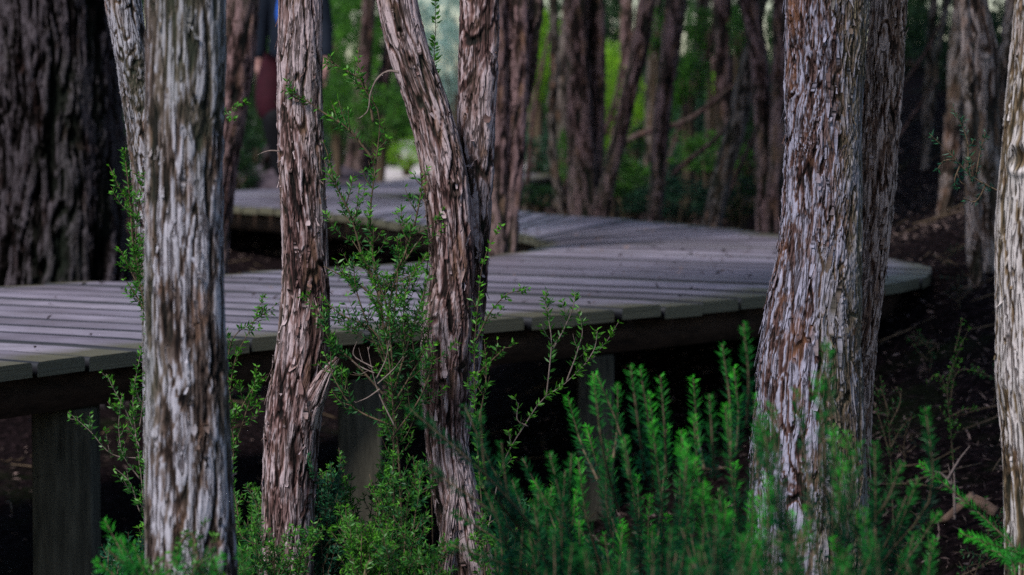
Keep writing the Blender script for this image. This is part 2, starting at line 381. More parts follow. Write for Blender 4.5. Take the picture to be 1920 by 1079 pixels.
    i, j = np.meshgrid(np.arange(n - 1), np.arange(nu), indexing='ij'); i = i.ravel(); j = j.ravel(); j2 = (j + 1) % nu
    fc = np.stack([i * nu + j, i * nu + j2, (i + 1) * nu + j2, (i + 1) * nu + j], 1)
    So = Soup(); So.add(v, fc, None, hn, q)
    # peeling strips of bark
    lr = np.random.default_rng(seed * 13 + 5)
    inz = np.where((cc[:, 2] > z_lo) & (cc[:, 2] < z_hi))[0]
    for _ in range(flakes if len(inz) else 0):
        a0 = front + lr.uniform(-1.6, 1.6); k0 = int(lr.choice(inz))
        ln = lr.uniform(.012, .05) * style.get('fl', 1); wd = lr.uniform(.002, .0065); lift = lr.uniform(.001, .006) * (1 if lr.random() < .9 else 2.0)
        hang = lr.choice([-1, 1], p=[.65, .35]); m = 7
        u = np.linspace(0, 1, m)
        sidx = np.clip(k0 + (hang * u * ln / (fine * 1.25)).astype(int), 0, n - 1)
        aa = a0 + (u - .5) * lr.uniform(-.012, .012) / rm
        base_r = rr[sidx] + np.interp(0, [0], [0]) + style['amp'] * amp * .25
        curl = lift * u ** 2.2
        rows = []
        for w_ in (-1, 0, 1):
            ww = wd * np.sqrt(np.clip(1 - (u * .85) ** 3, .05, 1)) * w_ * (.6 + .4 * np.sin(u * 5 + k0))
            an = aa + ww / rm
            rad_ = base_r + curl - (.0016 if w_ == 0 else 0) - .003 * (1 - u)
            rows.append(cc[sidx] + np.clip(rad_, 0, None)[:, None] * (np.cos(an)[:, None] * e1[sidx] + np.sin(an)[:, None] * e2[sidx]) - t[sidx] * (-hang) * 0)
        V = np.stack(rows, 1)
        V[:, :, :] += (u * .3 * ln)[:, None, None] * 0
        V = V + (np.linspace(0, 1, m) * (ln / 6) * 0)[:, None, None]
        # real position along the trunk between rings
        V = V + ((hang * u * ln) - (sv[sidx] - sv[k0]))[:, None, None] * t[sidx][:, None, :]
        V = V.reshape(-1, 3); b = np.arange(m - 1)
        ff = np.vstack([np.stack([b * 3 + e, b * 3 + e + 1, (b + 1) * 3 + e + 1, (b + 1) * 3 + e], 1) for e in (0, 1)])
        Vc = np.stack([np.cos(a0) * rm + np.zeros(len(V)), np.sin(a0) * rm + np.repeat(u * .004, 3), sv[k0] + np.repeat(u * ln, 3)], 1)
        So.add(V, ff, None, lr.uniform(.25, .8), Vc)
    return So

ST = {
 'paper': dict(f=50, vs=.10, wf=.75, wt=.85, amp=.0064, warp=.7, fw=.12, twist=.15),
 'ribbon': dict(f=60, vs=.10, wf=.85, wt=1.0, amp=.0066, warp=1.1, fw=.15, twist=.1, fl=1.9),
 'plate': dict(f=62, vs=.34, wf=.7, wt=.8, amp=.0062, warp=.6, fw=.16, fl=.5, twist=.1),
 'string': dict(f=50, vs=.11, wf=.9, wt=.6, amp=.0068, warp=.75, fw=.16, twist=.4),
 'soft': dict(f=58, vs=.060, wf=.8, wt=.7, amp=.0066, warp=.6, fw=.18, twist=.1),
 'big': dict(f=27, vs=.06, wf=1.3, wt=.7, amp=.032, warp=.8, fw=.24, lob=1.3),
 'far': dict(f=34, vs=.07, wf=1.0, wt=.5, amp=.013, warp=.8, fw=.3, lob=1.6),
}
# crown shared by the trees: limbs and leaf masses above the frame
def leaves(S, pos, dr, ln, wd, tint, fold=.25, rg=rng):
    n = len(pos); dr = dr / (np.linalg.norm(dr, axis=1)[:, None] + 1e-9)
    rnd = rg.normal(size=(n, 3)); sd = np.cross(dr, rnd); sd /= np.linalg.norm(sd, axis=1)[:, None] + 1e-9
    nm = np.cross(sd, dr)
    ln = np.broadcast_to(ln, (n,))[:, None]; wd = np.broadcast_to(wd, (n,))[:, None]
    mid = pos + dr * ln * .45
    v = np.stack([pos, mid + sd * wd * .5 + nm * wd * fold, pos + dr * ln - nm * ln * .08, mid - sd * wd * .5 + nm * wd * fold], 1).reshape(-1, 3)
    f = np.arange(n)[:, None] * 4 + np.array([0, 1, 2, 3])
    S.add(v, f, None, np.repeat(np.broadcast_to(tint, (n,)), 4))
def unit(n, rg=rng):
    v = rg.normal(size=(n, 3)); return v / np.linalg.norm(v, axis=1)[:, None]
def bush_mesh(name, seed, clusters, per, leaf, spread=.16, shell=.55, flat=1.0):
    rg = np.random.default_rng(seed); S = Soup()
    u = unit(clusters, rg); rad = rg.uniform(shell, 1.0, clusters) ** .7
    c = u * rad[:, None] * (1 + .25 * gn(u * 2.2, seed)[:, None]); c[:, 2] *= flat
    ct = rg.uniform(.15, .85, clusters)
    pos = np.repeat(c, per, axis=0) + rg.normal(size=(clusters * per, 3)) * spread * rg.uniform(.4, 1.1, clusters).repeat(per)[:, None]
    dr = unit(len(pos), rg) + np.repeat(u, per, axis=0) * .8
    leaves(S, pos, dr, rg.uniform(.6, 1.3, len(pos)) * leaf, leaf * .42, np.clip(np.repeat(ct, per) + rg.normal(0, .15, len(pos)), 0, 1), rg=rg)
    return S.mesh(name, smooth=False)
crown_meshes = [bush_mesh('crown_mesh', 50 + k, 190, 30, .065, .15, .3, .75) for k in range(3)]
def branch_mesh(seed):
    rg = np.random.default_rng(seed); S = Soup()
    for k in range(7):
        a = k * 2.4 + rg.uniform(-.3, .3); e = rg.uniform(.5, .95)
        p = np.array([[0, 0, -.95], [.2 * math.cos(a), .2 * math.sin(a), -.45], [e * .6 * math.cos(a + .2), e * .6 * math.sin(a + .2), .1], [e * .8 * math.cos(a), e * .8 * math.sin(a), .55]])
        tube(S, p, [.035, .026, .014, .004], 6, 12)
    return S.mesh('branches_mesh')
branch_meshes = [branch_mesh(s) for s in (1, 2, 3)]
crown_count = 0
def add_crown(t, top, scale, mat, rr=1.0):
    """a crown and its branches on the top of a trunk; top in world coordinates"""
    global crown_count
    k = crown_count; crown_count += 1
    loc = Vector([float(q) for q in top]) - t.location + Vector((0, 0, .9 * scale))
    for nm, me, mt in (('branches', branch_meshes[k % 3], M['twig']), ('crown', crown_meshes[k % 3], mat)):
        if not me.materials: me.materials.append(mt)
        o = bpy.data.objects.new(nm, me); COL.objects.link(o); o.parent = t
        o.location = loc; o.scale = (scale, scale, scale); o.rotation_euler = (0, 0, k * 1.7)
        o.material_slots[0].link = 'OBJECT'; o.material_slots[0].material = mt

def stem_path(pts, d, top_z=None, base=True, sink=.08):
    """pts [(px, py, width_px)] from the top of the frame down -> world points bottom->top with radii"""
    P = []; Rr = []
    for k, (px, py, w) in enumerate(pts):
        dd = d[k] if isinstance(d, (list, tuple)) else d
        P.append(W(px, py, dd)); Rr.append(w * dd / F / 2)
    P = P[::-1]; Rr = Rr[::-1]
    if base:
        d0 = P[0] - P[1]; d0 = d0 / abs(d0[2]) if d0[2] < -1e-3 else np.array([0, 0, -1.])
        d0[:2] = np.clip(d0[:2], -.25, .25)
        q = P[0].copy(); g0 = gz(q[0], q[1]) - sink
        if q[2] > g0:
            hgt = q[2] - g0; end = q + d0 * hgt * .8; end[2] = gz(end[0], end[1]) - sink
            if hgt > .25:
                m1 = q + (end - q) * .5; P = [end, m1] + P; Rr = [Rr[0] * 1.35, Rr[0] * 1.08] + Rr
            else: P = [end] + P; Rr = [Rr[0] * 1.12] + Rr
    if top_z:
        d1 = P[-1] - P[-2]; d1 = d1 / max(d1[2], .05); d1[:2] = np.clip(d1[:2], -.5, .5)
        q = P[-1]; hgt = top_z - q[2]
        P += [q + d1 * hgt * .3, q + np.array([d1[0] * .75, d1[1] * .75, 1]) * hgt]
        P[-1][2] = top_z; Rr += [Rr[-1] * .93, Rr[-1] * .6]
    return P, Rr
def tree(label, stems, mat, style, seed, top=4.6, crown=1.3, fine=.0035, flakes=0, knots=(), amp=1.0, cat='tree', group=None, name='tree', leafmat='leaf_dark', crowns=True):
    """stems: [(pts, d)]; the first is the trunk, the others limbs or twin stems"""
    t = None
    for k, (pts, d, *mo) in enumerate(stems):
        P, Rr = stem_path(pts, d, top + .35 * (k % 3), base=(k == 0 or pts[-1][1] < 5000 and len(pts[0]) == 3 and not (k > 0 and pts[-1][2] < 0)))
        Rr = [abs(q) for q in Rr]
        if t is None:
            t = thing(name, label, cat, (P[0][0], P[0][1], P[0][2]), group)
        dm = d[0] if isinstance(d, (list, tuple)) else d
        zlo = W(960, 1130, dm)[2]; zhi = W(960, -60, dm)[2]
        So = trunk_mesh('trunk', P, Rr, ST[style], seed + 31 * k, zlo, zhi, fine, flakes=flakes if k == 0 else flakes // 2, knots=[(a_, W(960, b_, dm)[2], c_, d_) for a_, b_, c_, d_ in knots] if k == 0 else (), amp=amp)
        obj('trunk' if k == 0 else 'limb', So.mesh('trunk_mesh', t.location), M[mo[0] if mo else mat], t)
        if crowns and k < 2: add_crown(t, P[-1], crown * (1 if k == 0 else .8), M[leafmat])
    return t

# --- trees in the foreground
tree('thick pale grey trunk, blurred, nearest the camera, hiding the left end of the boardwalk bend',
     [([(347, -60, 146), (347, 0, 145), (344, 250, 141), (344, 500, 142), (350, 750, 150), (352, 900, 160), (355, 1079, 170)], 4.55)],
     'bark_grey', 'soft', 11, fine=.0036, amp=1.0, flakes=60)
t2 = tree('slender pink-grey papery trunk standing in front of the walking person',
     [([(562, -60, 80), (562, 0, 80), (560, 150, 80), (562, 250, 82), (566, 350, 83), (571, 450, 82), (571, 550, 86), (565, 650, 96), (551, 750, 102), (542, 850, 100), (538, 950, 96), (536, 1079, 100)], 5.8)],
     'bark_pink', 'paper', 23, fine=.0026, flakes=160)
# broken stub on its right side
S = Soup(); p = [W(585, 760, 5.78), W(602, 722, 5.76), W(618, 694, 5.75), W(634, 672, 5.75)]
p = [W(578, 800, 5.79)] + p
S = trunk_mesh('stub', p, [.02, .024, .018, .010, .002], ST['paper'], 29, .5, 2.0, .003, flakes=6)
obj('stub', S.mesh('stub', t2.location), M['bark_pink'], t2)
tree('forked trunk in the middle, its left arm leaning out and its right arm upright',
     [([(736, -60, 70), (745, 0, 72), (768, 100, 72), (802, 200, 74), (828, 300, 80), (842, 400, 82), (846, 500, 80), (836, 600, 90), (832, 700, 86), (833, 800, 76), (846, 900, 80), (866, 1000, 84), (880, 1079, 90)], 5.8),
      ([(902, -60, 70), (900, 0, 70), (895, 150, 69), (892, 300, 64), (893, 400, 54), (893, 520, 38), (888, 620, 34), (876, 720, 36), (862, 820, 30)], [5.9] * 6 + [5.88, 5.84, 5.8])],
     'bark_pink', 'string', 37, fine=.0026, flakes=110, knots=((-1.7, 60, .010, .004), (-1.6, 115, .009, .004), (-1.1, 355, .011, .005), (-2.0, 600, .009, .004)))
tree('broad flaking blue-grey and brown trunk on the right, a second stem behind it',
     [([(1549, -60, 152), (1549, 0, 152), (1543, 250, 138), (1538, 400, 146), (1527, 530, 164), (1516, 650, 186), (1512, 800, 204), (1510, 1079, 222)], 6.0),
      ([(1668, -60, 62), (1664, 0, 64), (1650, 250, 66), (1630, 500, 60), (1608, 700, 56), (1600, 900, 60), (1590, 1079, 60)], 6.2, 'bark_tawny')],
     'bark_blue', 'ribbon', 49, fine=.0025, flakes=420, amp=1.2, knots=((-1.45, 88, .012, .003),))
tree('tan and white mottled trunk at the right edge of the picture, with a dark knot',
     [([(1968, -60, 130), (1966, 0, 130), (1955, 150, 132), (1946, 280, 136), (1934, 400, 132), (1934, 600, 130), (1936, 700, 134), (1944, 800, 130), (1952, 1000, 132), (1955, 1079, 136)], 5.1)],
     'bark_tan', 'soft', 61, fine=.0034, flakes=60, knots=((-2.2, 300, .020, .009),))
tree('thin leaning trunk rising from behind the thick pale trunk, on its left',
     [([(222, -60, 64), (230, 0, 64), (250, 120, 62), (268, 240, 60), (284, 400, 62), (300, 600, 66), (306, 800, 70)], 6.6)],
     'bark_grey', 'plate', 71, fine=.003, flakes=80, crown=1.1)
# --- middle distance
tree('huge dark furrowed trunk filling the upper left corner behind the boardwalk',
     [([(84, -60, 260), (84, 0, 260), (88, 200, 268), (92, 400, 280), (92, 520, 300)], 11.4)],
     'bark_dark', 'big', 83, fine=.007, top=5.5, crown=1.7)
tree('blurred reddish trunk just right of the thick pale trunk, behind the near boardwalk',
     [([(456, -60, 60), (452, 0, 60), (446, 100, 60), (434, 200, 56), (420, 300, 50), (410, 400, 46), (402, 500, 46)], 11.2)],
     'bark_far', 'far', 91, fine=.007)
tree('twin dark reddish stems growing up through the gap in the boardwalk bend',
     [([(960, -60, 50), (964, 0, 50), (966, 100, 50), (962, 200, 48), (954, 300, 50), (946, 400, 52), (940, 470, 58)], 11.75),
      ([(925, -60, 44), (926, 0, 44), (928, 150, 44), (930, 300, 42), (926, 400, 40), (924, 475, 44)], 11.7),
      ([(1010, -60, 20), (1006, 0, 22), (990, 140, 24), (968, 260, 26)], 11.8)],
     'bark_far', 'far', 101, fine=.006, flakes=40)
mid = [
 ('pair of tall straight reddish trunks side by side behind the far side of the bend',
   [([(1080, -60, 40), (1080, 0, 40), (1084, 150, 44), (1090, 300, 46), (1094, 400, 54)], 15.9), ([(1117, -60, 34), (1117, 0, 34), (1116, 150, 34), (1114, 300, 34), (1110, 410, 36)], 16.0)]),
 ('thin curved stem left of the pair of tall straight trunks behind the bend',
   [([(1036, -60, 14), (1038, 0, 14), (1040, 120, 16), (1034, 230, 17), (1040, 320, 15), (1056, 395, 14)], 16.4)]),
 ('dark trunk leaning right beside the pair of tall straight trunks',
   [([(1230, -60, 30), (1216, 0, 32), (1200, 90, 32), (1180, 180, 28), (1156, 280, 26), (1136, 360, 28), (1128, 410, 30)], 15.7)]),
 ('slim pinkish trunk ending at the deck edge, right of the leaning dark trunk',
   [([(1278, -60, 38), (1268, 0, 38), (1256, 100, 34), (1244, 200, 30), (1236, 300, 28), (1228, 415, 26)], 15.0)]),
 ('rough trunk slanting up to the right, its foot beside the deck past the fern',
   [([(1440, -60, 20), (1424, 20, 22), (1402, 140, 34), (1378, 250, 34), (1352, 340, 32), (1336, 420, 34)], 14.4)]),
 ('upright twisted trunk bending left at its top, left of the big flaking trunk',
   [([(1394, -60, 34), (1402, 0, 34), (1418, 90, 32), (1428, 200, 30), (1432, 320, 32), (1436, 435, 36)], 14.0)]),
 ('narrow brown stem close against the left edge of the big flaking trunk',
   [([(1462, -60, 24), (1462, 0, 24), (1460, 150, 24), (1456, 300, 26), (1452, 440, 28)], 13.9)]),
 ('thin grey stem in the dark on the right, second stem forking off it',
   [([(1756, -60, 13), (1752, 0, 14), (1744, 100, 15), (1737, 220, 15), (1737, 340, 16)], 17.2), ([(1790, -60, 9), (1776, 0, 10), (1758, 110, 11), (1750, 180, 12), (1742, 250, 12)], 17.1)]),
 ('slim pale trunk with its foot on the slope, left of the knobbly grey trunk',
   [([(1800, -60, 20), (1796, 40, 22), (1788, 160, 26), (1784, 260, 30), (1775, 360, 32), (1766, 428, 34)], 13.6)]),
]
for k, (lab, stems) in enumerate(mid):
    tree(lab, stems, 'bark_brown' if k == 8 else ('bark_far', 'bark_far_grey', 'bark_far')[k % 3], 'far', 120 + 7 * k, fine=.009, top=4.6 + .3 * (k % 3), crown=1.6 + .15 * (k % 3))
tree('knobbly grey-pink trunk with thin stems against it, left of the mottled trunk',
     [([(1826, -60, 44), (1828, 0, 46), (1842, 90, 50), (1846, 200, 50), (1850, 330, 54), (1856, 470, 56), (1864, 620, 60)], 10.4),
      ([(1806, -60, 18), (1808, 30, 20), (1818, 160, 24), (1822, 300, 26), (1828, 450, 26), (1832, 560, 24), (1830, 640, 24)], 10.2),
      ([(1908, -60, 20), (1898, 0, 22), (1884, 140, 24), (1870, 300, 26), (1862, 420, 26)], 10.6)],
     'bark_brown', 'far', 211, fine=.006, flakes=40, knots=((-1.6, 95, .02, .012),))
tree('two thin russet stems far off between the papery trunk and the forked trunk',
     [([(694, -60, 22), (692, 0, 24), (684, 120, 24), (674, 220, 26), (664, 320, 34)], 24.0), ([(738, -60, 18), (734, 60, 20), (716, 170, 24), (698, 260, 26), (684, 325, 30)], 24.2)],
     'bark_far', 'far', 221, fine=.014, top=5)
tree('dim brown stem far behind the person, left of the papery trunk',
     [([(540, -60, 14), (532, 60, 14), (516, 200, 16), (502, 290, 18), (496, 352, 20)], 23.0)], 'bark_dark', 'far', 231, fine=.014, top=5, crown=.8)

# ------------------------------------------------------------------ boardwalk
A_px = [(0, 685), (280, 650), (530, 627), (920, 598), (1250, 570), (1440, 553), (1620, 536), (1715, 522), (1745, 504), (1715, 486), (1600, 459), (1450, 437), (1200, 412), (970, 395), (860, 382), (770, 372)]
B_px = [(0, 535), (230, 525), (530, 507), (920, 479), (1000, 466), (1030, 457), (1000, 446), (970, 438), (800, 421), (610, 399), (420, 384)]
A = [D(*p)[:2] for p in A_px]; B = [D(*p)[:2] for p in B_px]
A = [np.array([-2.35, 4.6]), np.array([-1.75, 5.75])] + A + [D(732, 368.5)[:2], np.array([-.62, 18.75]), np.array([-.25, 20.2]), np.array([.1, 21.8]), np.array([.42, 24.5])]
B = [np.array([-4.75, 6.0]), np.array([-3.3, 8.0])] + B + [np.array([-2.22, 17.6]), np.array([-2.38, 18.5]), np.array([-2.15, 19.35]), np.array([-1.55, 20.0]), np.array([-1.08, 21.0]), np.array([-.85, 22.4]), np.array([-.62, 24.8])]
A = np.array(A); B = np.array(B)
def dense(P, n=1200):
    c, _ = resample(np.hstack([P, np.zeros((len(P), 1))]), np.zeros(len(P)), n); return c[:, :2]
Ad, Bd = dense(A), dense(B)
def cum(C): return np.concatenate([[0], np.cumsum(np.linalg.norm(np.diff(C, axis=0), axis=1))])
sA, sB = cum(Ad), cum(Bd)
def nearest(C, p): return int(np.argmin(((C - p) ** 2).sum(1)))
# matching stations (A point, B point) that the boards follow
bd = np.array([.86, -.51])      # the boards of the near arm and of the bend all run this way
def across(b):
    r_ = Ad[:760] - b; cr = np.abs(r_[:, 0] * bd[1] - r_[:, 1] * bd[0]) + 9 * (r_ @ bd < 0); return Ad[int(np.argmin(cr))]
bs_ = [B[1]] + [D(*q)[:2] for q in ((0, 535), (230, 525), (530, 507), (720, 494), (920, 479), (1000, 466), (1028, 459))]
pairs_xy = [(A[0], B[0])] + [(across(b), b) for b in bs_]
NPAR = len(pairs_xy) - 1
pairs_xy += [(D(1450, 437)[:2], D(1029, 454)[:2]), (D(1200, 412)[:2], D(1010, 448)[:2]), (D(970, 395)[:2], D(860, 428)[:2]), (D(860, 382)[:2], D(640, 403)[:2]),
            (D(770, 372)[:2], D(420, 384)[:2]), (D(732, 368.5)[:2], np.array([-2.38, 18.5])), (np.array([-.62, 18.75]), np.array([-1.55, 20.0])), (np.array([-.25, 20.2]), np.array([-1.08, 21.0])), (A[-1], B[-1])]
ka = [sA[nearest(Ad, a)] for a, b in pairs_xy]; kb = [sB[nearest(Bd, b)] for a, b in pairs_xy]
ka = np.maximum.accumulate(np.array(ka) + np.arange(len(ka)) * 1e-5); kb = np.maximum.accumulate(np.array(kb) + np.arange(len(kb)) * 1e-5)
def atS(C, s, q): return np.array([np.interp(q, s, C[:, 0]), np.interp(q, s, C[:, 1])])
# walk along by the longer side
par = np.linspace(0, len(ka) - 1, 6000); La = np.interp(par, np.arange(len(ka)), ka); Lb = np.interp(par, np.arange(len(kb)), kb)
step = np.where(par[1:] < NPAR, np.diff(Lb), np.maximum(np.diff(La), np.diff(Lb))); acc = np.concatenate([[0], np.cumsum(step)])
nb = int(acc[-1] / .21)
edges = np.interp(np.arange(nb + 1) * acc[-1] / nb, acc, par)
walk = thing('boardwalk', 'curving weathered timber boardwalk on posts snaking through the trees', 'boardwalk', (-1.2, 6.7, DECK - .05))
org = np.array(walk.location)
v = []; f4 = []; at = []; bcs = []; edg = []; rim = []; tri = []; KP = 9
NS = 10
for b in range(nb):
    q0, q1 = edges[b], edges[b + 1]
    pa0, pa1 = [atS(Ad, sA, np.interp(q, par, La)) for q in (q0, q1)]; pb0, pb1 = [atS(Bd, sB, np.interp(q, par, Lb)) for q in (q0, q1)]
    def shrink(p, q, g=.009):
        l = np.linalg.norm(q - p); k = min(g / max(l, 1e-6), .22); return p + (q - p) * k, q - (q - p) * k
    pa0, pa1 = shrink(pa0, pa1); pb0, pb1 = shrink(pb0, pb1)
    wA = np.linalg.norm(pa1 - pa0); ov = rng.uniform(-.008, .010); dz = rng.normal(0, .0022); cup = rng.uniform(0, .0015)
    dirv = (pb0 + pb1) / 2 - (pa0 + pa1) / 2; ln = np.linalg.norm(dirv); dirv /= ln
    pa0 = pa0 - dirv * ov; pa1 = pa1 - dirv * ov
    tone = rng.uniform(0, 1); off = len(v); bev = .006; ra, rb = rng.uniform(.35, 1, 2)
    # cross section: 8 points (bevelled top), NS stations along the board
    for s in range(NS + 1):
        u = s / NS
        l0 = pa0 + (pb0 - pa0) * u; l1 = pa1 + (pb1 - pa1) * u; ac = l1 - l0; w = np.linalg.norm(ac); acn = ac / max(w, 1e-6)
        bv = min(bev, w * .2); droop = .004 if s in (0, NS) else 0
        wav = .0010 * math.sin(u * 7 + b * 1.7)
        rw = min(.020, w * .3)
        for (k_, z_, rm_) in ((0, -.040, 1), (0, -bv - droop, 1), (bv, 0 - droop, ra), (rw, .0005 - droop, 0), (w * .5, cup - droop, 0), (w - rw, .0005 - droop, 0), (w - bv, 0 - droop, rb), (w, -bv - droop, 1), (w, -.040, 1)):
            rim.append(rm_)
            p = l0 + acn * k_; zz = DECK + z_ + dz + wav
            v.append((p[0], p[1], zz)); at.append(tone); bcs.append((u * ln, k_, b * .37)); e_ = max(0, 1 - u * ln / .45, 1 - (1 - u) * ln / .12); edg.append(e_ if z_ > -.039 else 1.0)
    for s in range(NS):
        for k in range(KP):
            a_ = off + s * KP + k; b_ = off + s * KP + (k + 1) % KP
            f4.append((a_, b_, b_ + KP, a_ + KP))
    # sawn ends (separate vertices carrying the damp end colour)
    for s, rev in ((0, True), (NS, False)):
        o2 = len(v)
        for k in range(KP):
            x, y, z = v[off + s * KP + k]; v.append((x, y, z)); at.append(tone); bcs.append((k * .01 + b, (z - DECK) * 3, b * .37)); edg.append(1.0); rim.append(0)
        for q_ in ((0, 1, 7, 8), (1, 2, 6, 7), (2, 3, 5, 6)):
            q_ = tuple(o2 + k for k in q_); f4.append(q_ if rev else q_[::-1])
        # (the crown of the board, last thin piece)
        q_ = (o2 + 3, o2 + 4, o2 + 5); tri.append(q_ if rev else q_[::-1])
v = np.array(v) - org
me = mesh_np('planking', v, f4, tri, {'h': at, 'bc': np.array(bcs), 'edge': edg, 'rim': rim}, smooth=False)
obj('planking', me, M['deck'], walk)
def offset_curve(C, inward, sidept):
    t = np.gradient(C, axis=0); t /= np.linalg.norm(t, axis=1)[:, None] + 1e-9
    n = np.stack([-t[:, 1], t[:, 0]], 1)
    return C + n * inward * sidept
def beam(C, w, top, depth, n=160):
    c = C[np.linspace(0, len(C) - 1, n).astype(int)]
    t = np.gradient(c, axis=0); t /= np.linalg.norm(t, axis=1)[:, None] + 1e-9; nn = np.stack([-t[:, 1], t[:, 0]], 1) * w / 2
    vv = []
    for p, q in zip(c, nn): vv += [(*(p - q), top), (*(p + q), top), (*(p + q), top - depth), (*(p - q), top - depth)]
    f = [(i * 4 + k, i * 4 + (k + 1) % 4, i * 4 + 4 + (k + 1) % 4, i * 4 + 4 + k) for i in range(n - 1) for k in range(4)]
    S = Soup(); S.add(np.array(vv), f + [(3, 2, 1, 0), (n * 4 - 4, n * 4 - 3, n * 4 - 2, n * 4 - 1)]); return S
# A runs with the deck on its left, B with the deck on its right
Ain = offset_curve(Ad, .13, 1); Bin = offset_curve(Bd, .13, -1)
# keep the offset of tight inner bends from crossing itself
for C, Q in ((Ain, Ad), (Bin, Bd)):
    for _ in range(60): C[1:-1] = (C[:-2] + C[2:] + 2 * C[1:-1]) / 4
for C in (Ain, Bin):
    obj('beam', beam(C, .055, DECK - .0425, .105).mesh('beam', org, False), M['beam'], walk)
def post(x, y, w, top=DECK - .05, extra=.0):
    S = Soup(); g0 = gz(x, y) - .15; b_ = .006; h = w / 2
    ring = [(-h + b_, -h), (h - b_, -h), (h, -h + b_), (h, h - b_), (h - b_, h), (-h + b_, h), (-h, h - b_), (-h, -h + b_)]
    vv = [(x + a, y + c, z) for z in (g0, top) for a, c in ring]
    f = [(k, (k + 1) % 8, 8 + (k + 1) % 8, 8 + k) for k in range(8)]
    S.add(np.array(vv), f + [(8, 9, 10, 15), (10, 11, 14, 15), (11, 12, 13, 14)]); return obj('post', S.mesh('post', org, False), M['post'], walk)
def at_px(px, C):
    k = np.argmin(np.abs(960 + C[:, 0] * F / C[:, 1] - px) + 1e4 * (C[:, 1] < 5.5)); return C[k]
p0 = W(124, 800, 7.2); post(p0[0], p0[1], .152, DECK - .155)
for px, w in ((672, .12), (1120, .11), (1390, .11)):
    k = int(np.argmin(np.abs(960 + Ain[:600, 0] * F / Ain[:600, 1] - px))); post(Ain[k, 0], Ain[k, 1] + .02, w, DECK - .155)
for px in (995, 760, 560, 330): 
    k = int(np.argmin(np.abs(960 + Bin[:560, 0] * F / Bin[:560, 1] - px))); post(Bin[k, 0], Bin[k, 1], .12, DECK - .155)
for q in np.linspace(9, sB[-1] - .5, 9):
    p = atS(Bin, cum(Bin), q)
    if 560 < 960 + p[0] * F / p[1] < 930 and p[1] < 19: continue
    post(p[0], p[1], .1, DECK - .155)
for q in np.linspace(8.5, sA[-1] - .5, 10):
    p = atS(Ain, cum(Ain), q); post(p[0], p[1], .1, DECK - .155)
# joists
for q in np.linspace(.04, .97, 34):
    k = q * (len(ka) - 1); a_ = atS(Ad, sA, np.interp(k, np.arange(len(ka)), ka)); b_ = atS(Bd, sB, np.interp(k, np.arange(len(kb)), kb))
    dv = b_ - a_; L_ = np.linalg.norm(dv); dv /= L_
    if L_ < .6: continue
    S = beam(np.array([a_ + dv * .22 + (dv * (L_ - .44)) * t_ for t_ in np.linspace(0, 1, 12)]), .05, DECK - .044, .09, 4)
    obj('joist', S.mesh('joist', org, False), M['beam'], walk)

# pale track beyond the boardwalk
S = Soup(); c, _ = resample([(-.1, 24.0, 0), (.0, 26, 0), (-.1, 29, 0), (-.5, 33, 0), (-.9, 38, 0), (-.6, 46, 0)], [0] * 6, 60)
t = np.gradient(c, axis=0); t /= np.linalg.norm(t, axis=1)[:, None]; nn = np.stack([-t[:, 1], t[:, 0], t[:, 2] * 0], 1)
vv = []
for k in range(60):
    for w_ in np.linspace(-1, 1, 9):
        p = c[k] + nn[k] * w_ * (1.15 + .5 * min(k / 20, 1) + .1 * math.sin(k * .7)); vv.append((p[0], p[1], gz(p[0], p[1]) + .05 + .012 * math.cos(w_ * 2)))
S.add(vv, [(k * 9 + j, k * 9 + j + 1, k * 9 + j + 10, k * 9 + j + 9) for k in range(59) for j in range(8)])
M['path'] = plain_mat('pale_sandy_track', (.40, .34, .33), (.72, .64, .64), 6)
o = obj('path', S.mesh('path'), M['path']); o['kind'] = 'structure'

S = Soup(); n1, n2 = 60, 24
a_, b_ = np.meshgrid(np.linspace(0, 2 * math.pi, n1, endpoint=False), np.linspace(0, 1, n2), indexing='ij'); a_ = a_.ravel(); b_ = b_.ravel()
mx_, my_ = -1.75 + .85 * b_ * np.cos(a_), 23.6 + 1.6 * b_ * np.sin(a_)
mz_ = ground_z(mx_, my_) - .05 + .28 * (1 - b_ ** 2) + .05 * fbm(np.stack([mx_, my_, 0 * mx_], 1) * 4, 3, 8)
i, j = np.meshgrid(np.arange(n1), np.arange(n2 - 1), indexing='ij'); i = i.ravel(); j = j.ravel(); i2 = (i + 1) % n1
S.add(np.stack([mx_, my_, mz_], 1), np.stack([i * n2 + j, i * n2 + j + 1, i2 * n2 + j + 1, i2 * n2 + j], 1))
M['mound'] = plain_mat('grey_litter_mound', (.03, .02, .025), (.13, .10, .12), 9)
tag(obj('litter_mound', S.mesh('litter_mound'), M['mound']), 'low grey mound of leaf litter beside the far end of the boardwalk', 'mound')
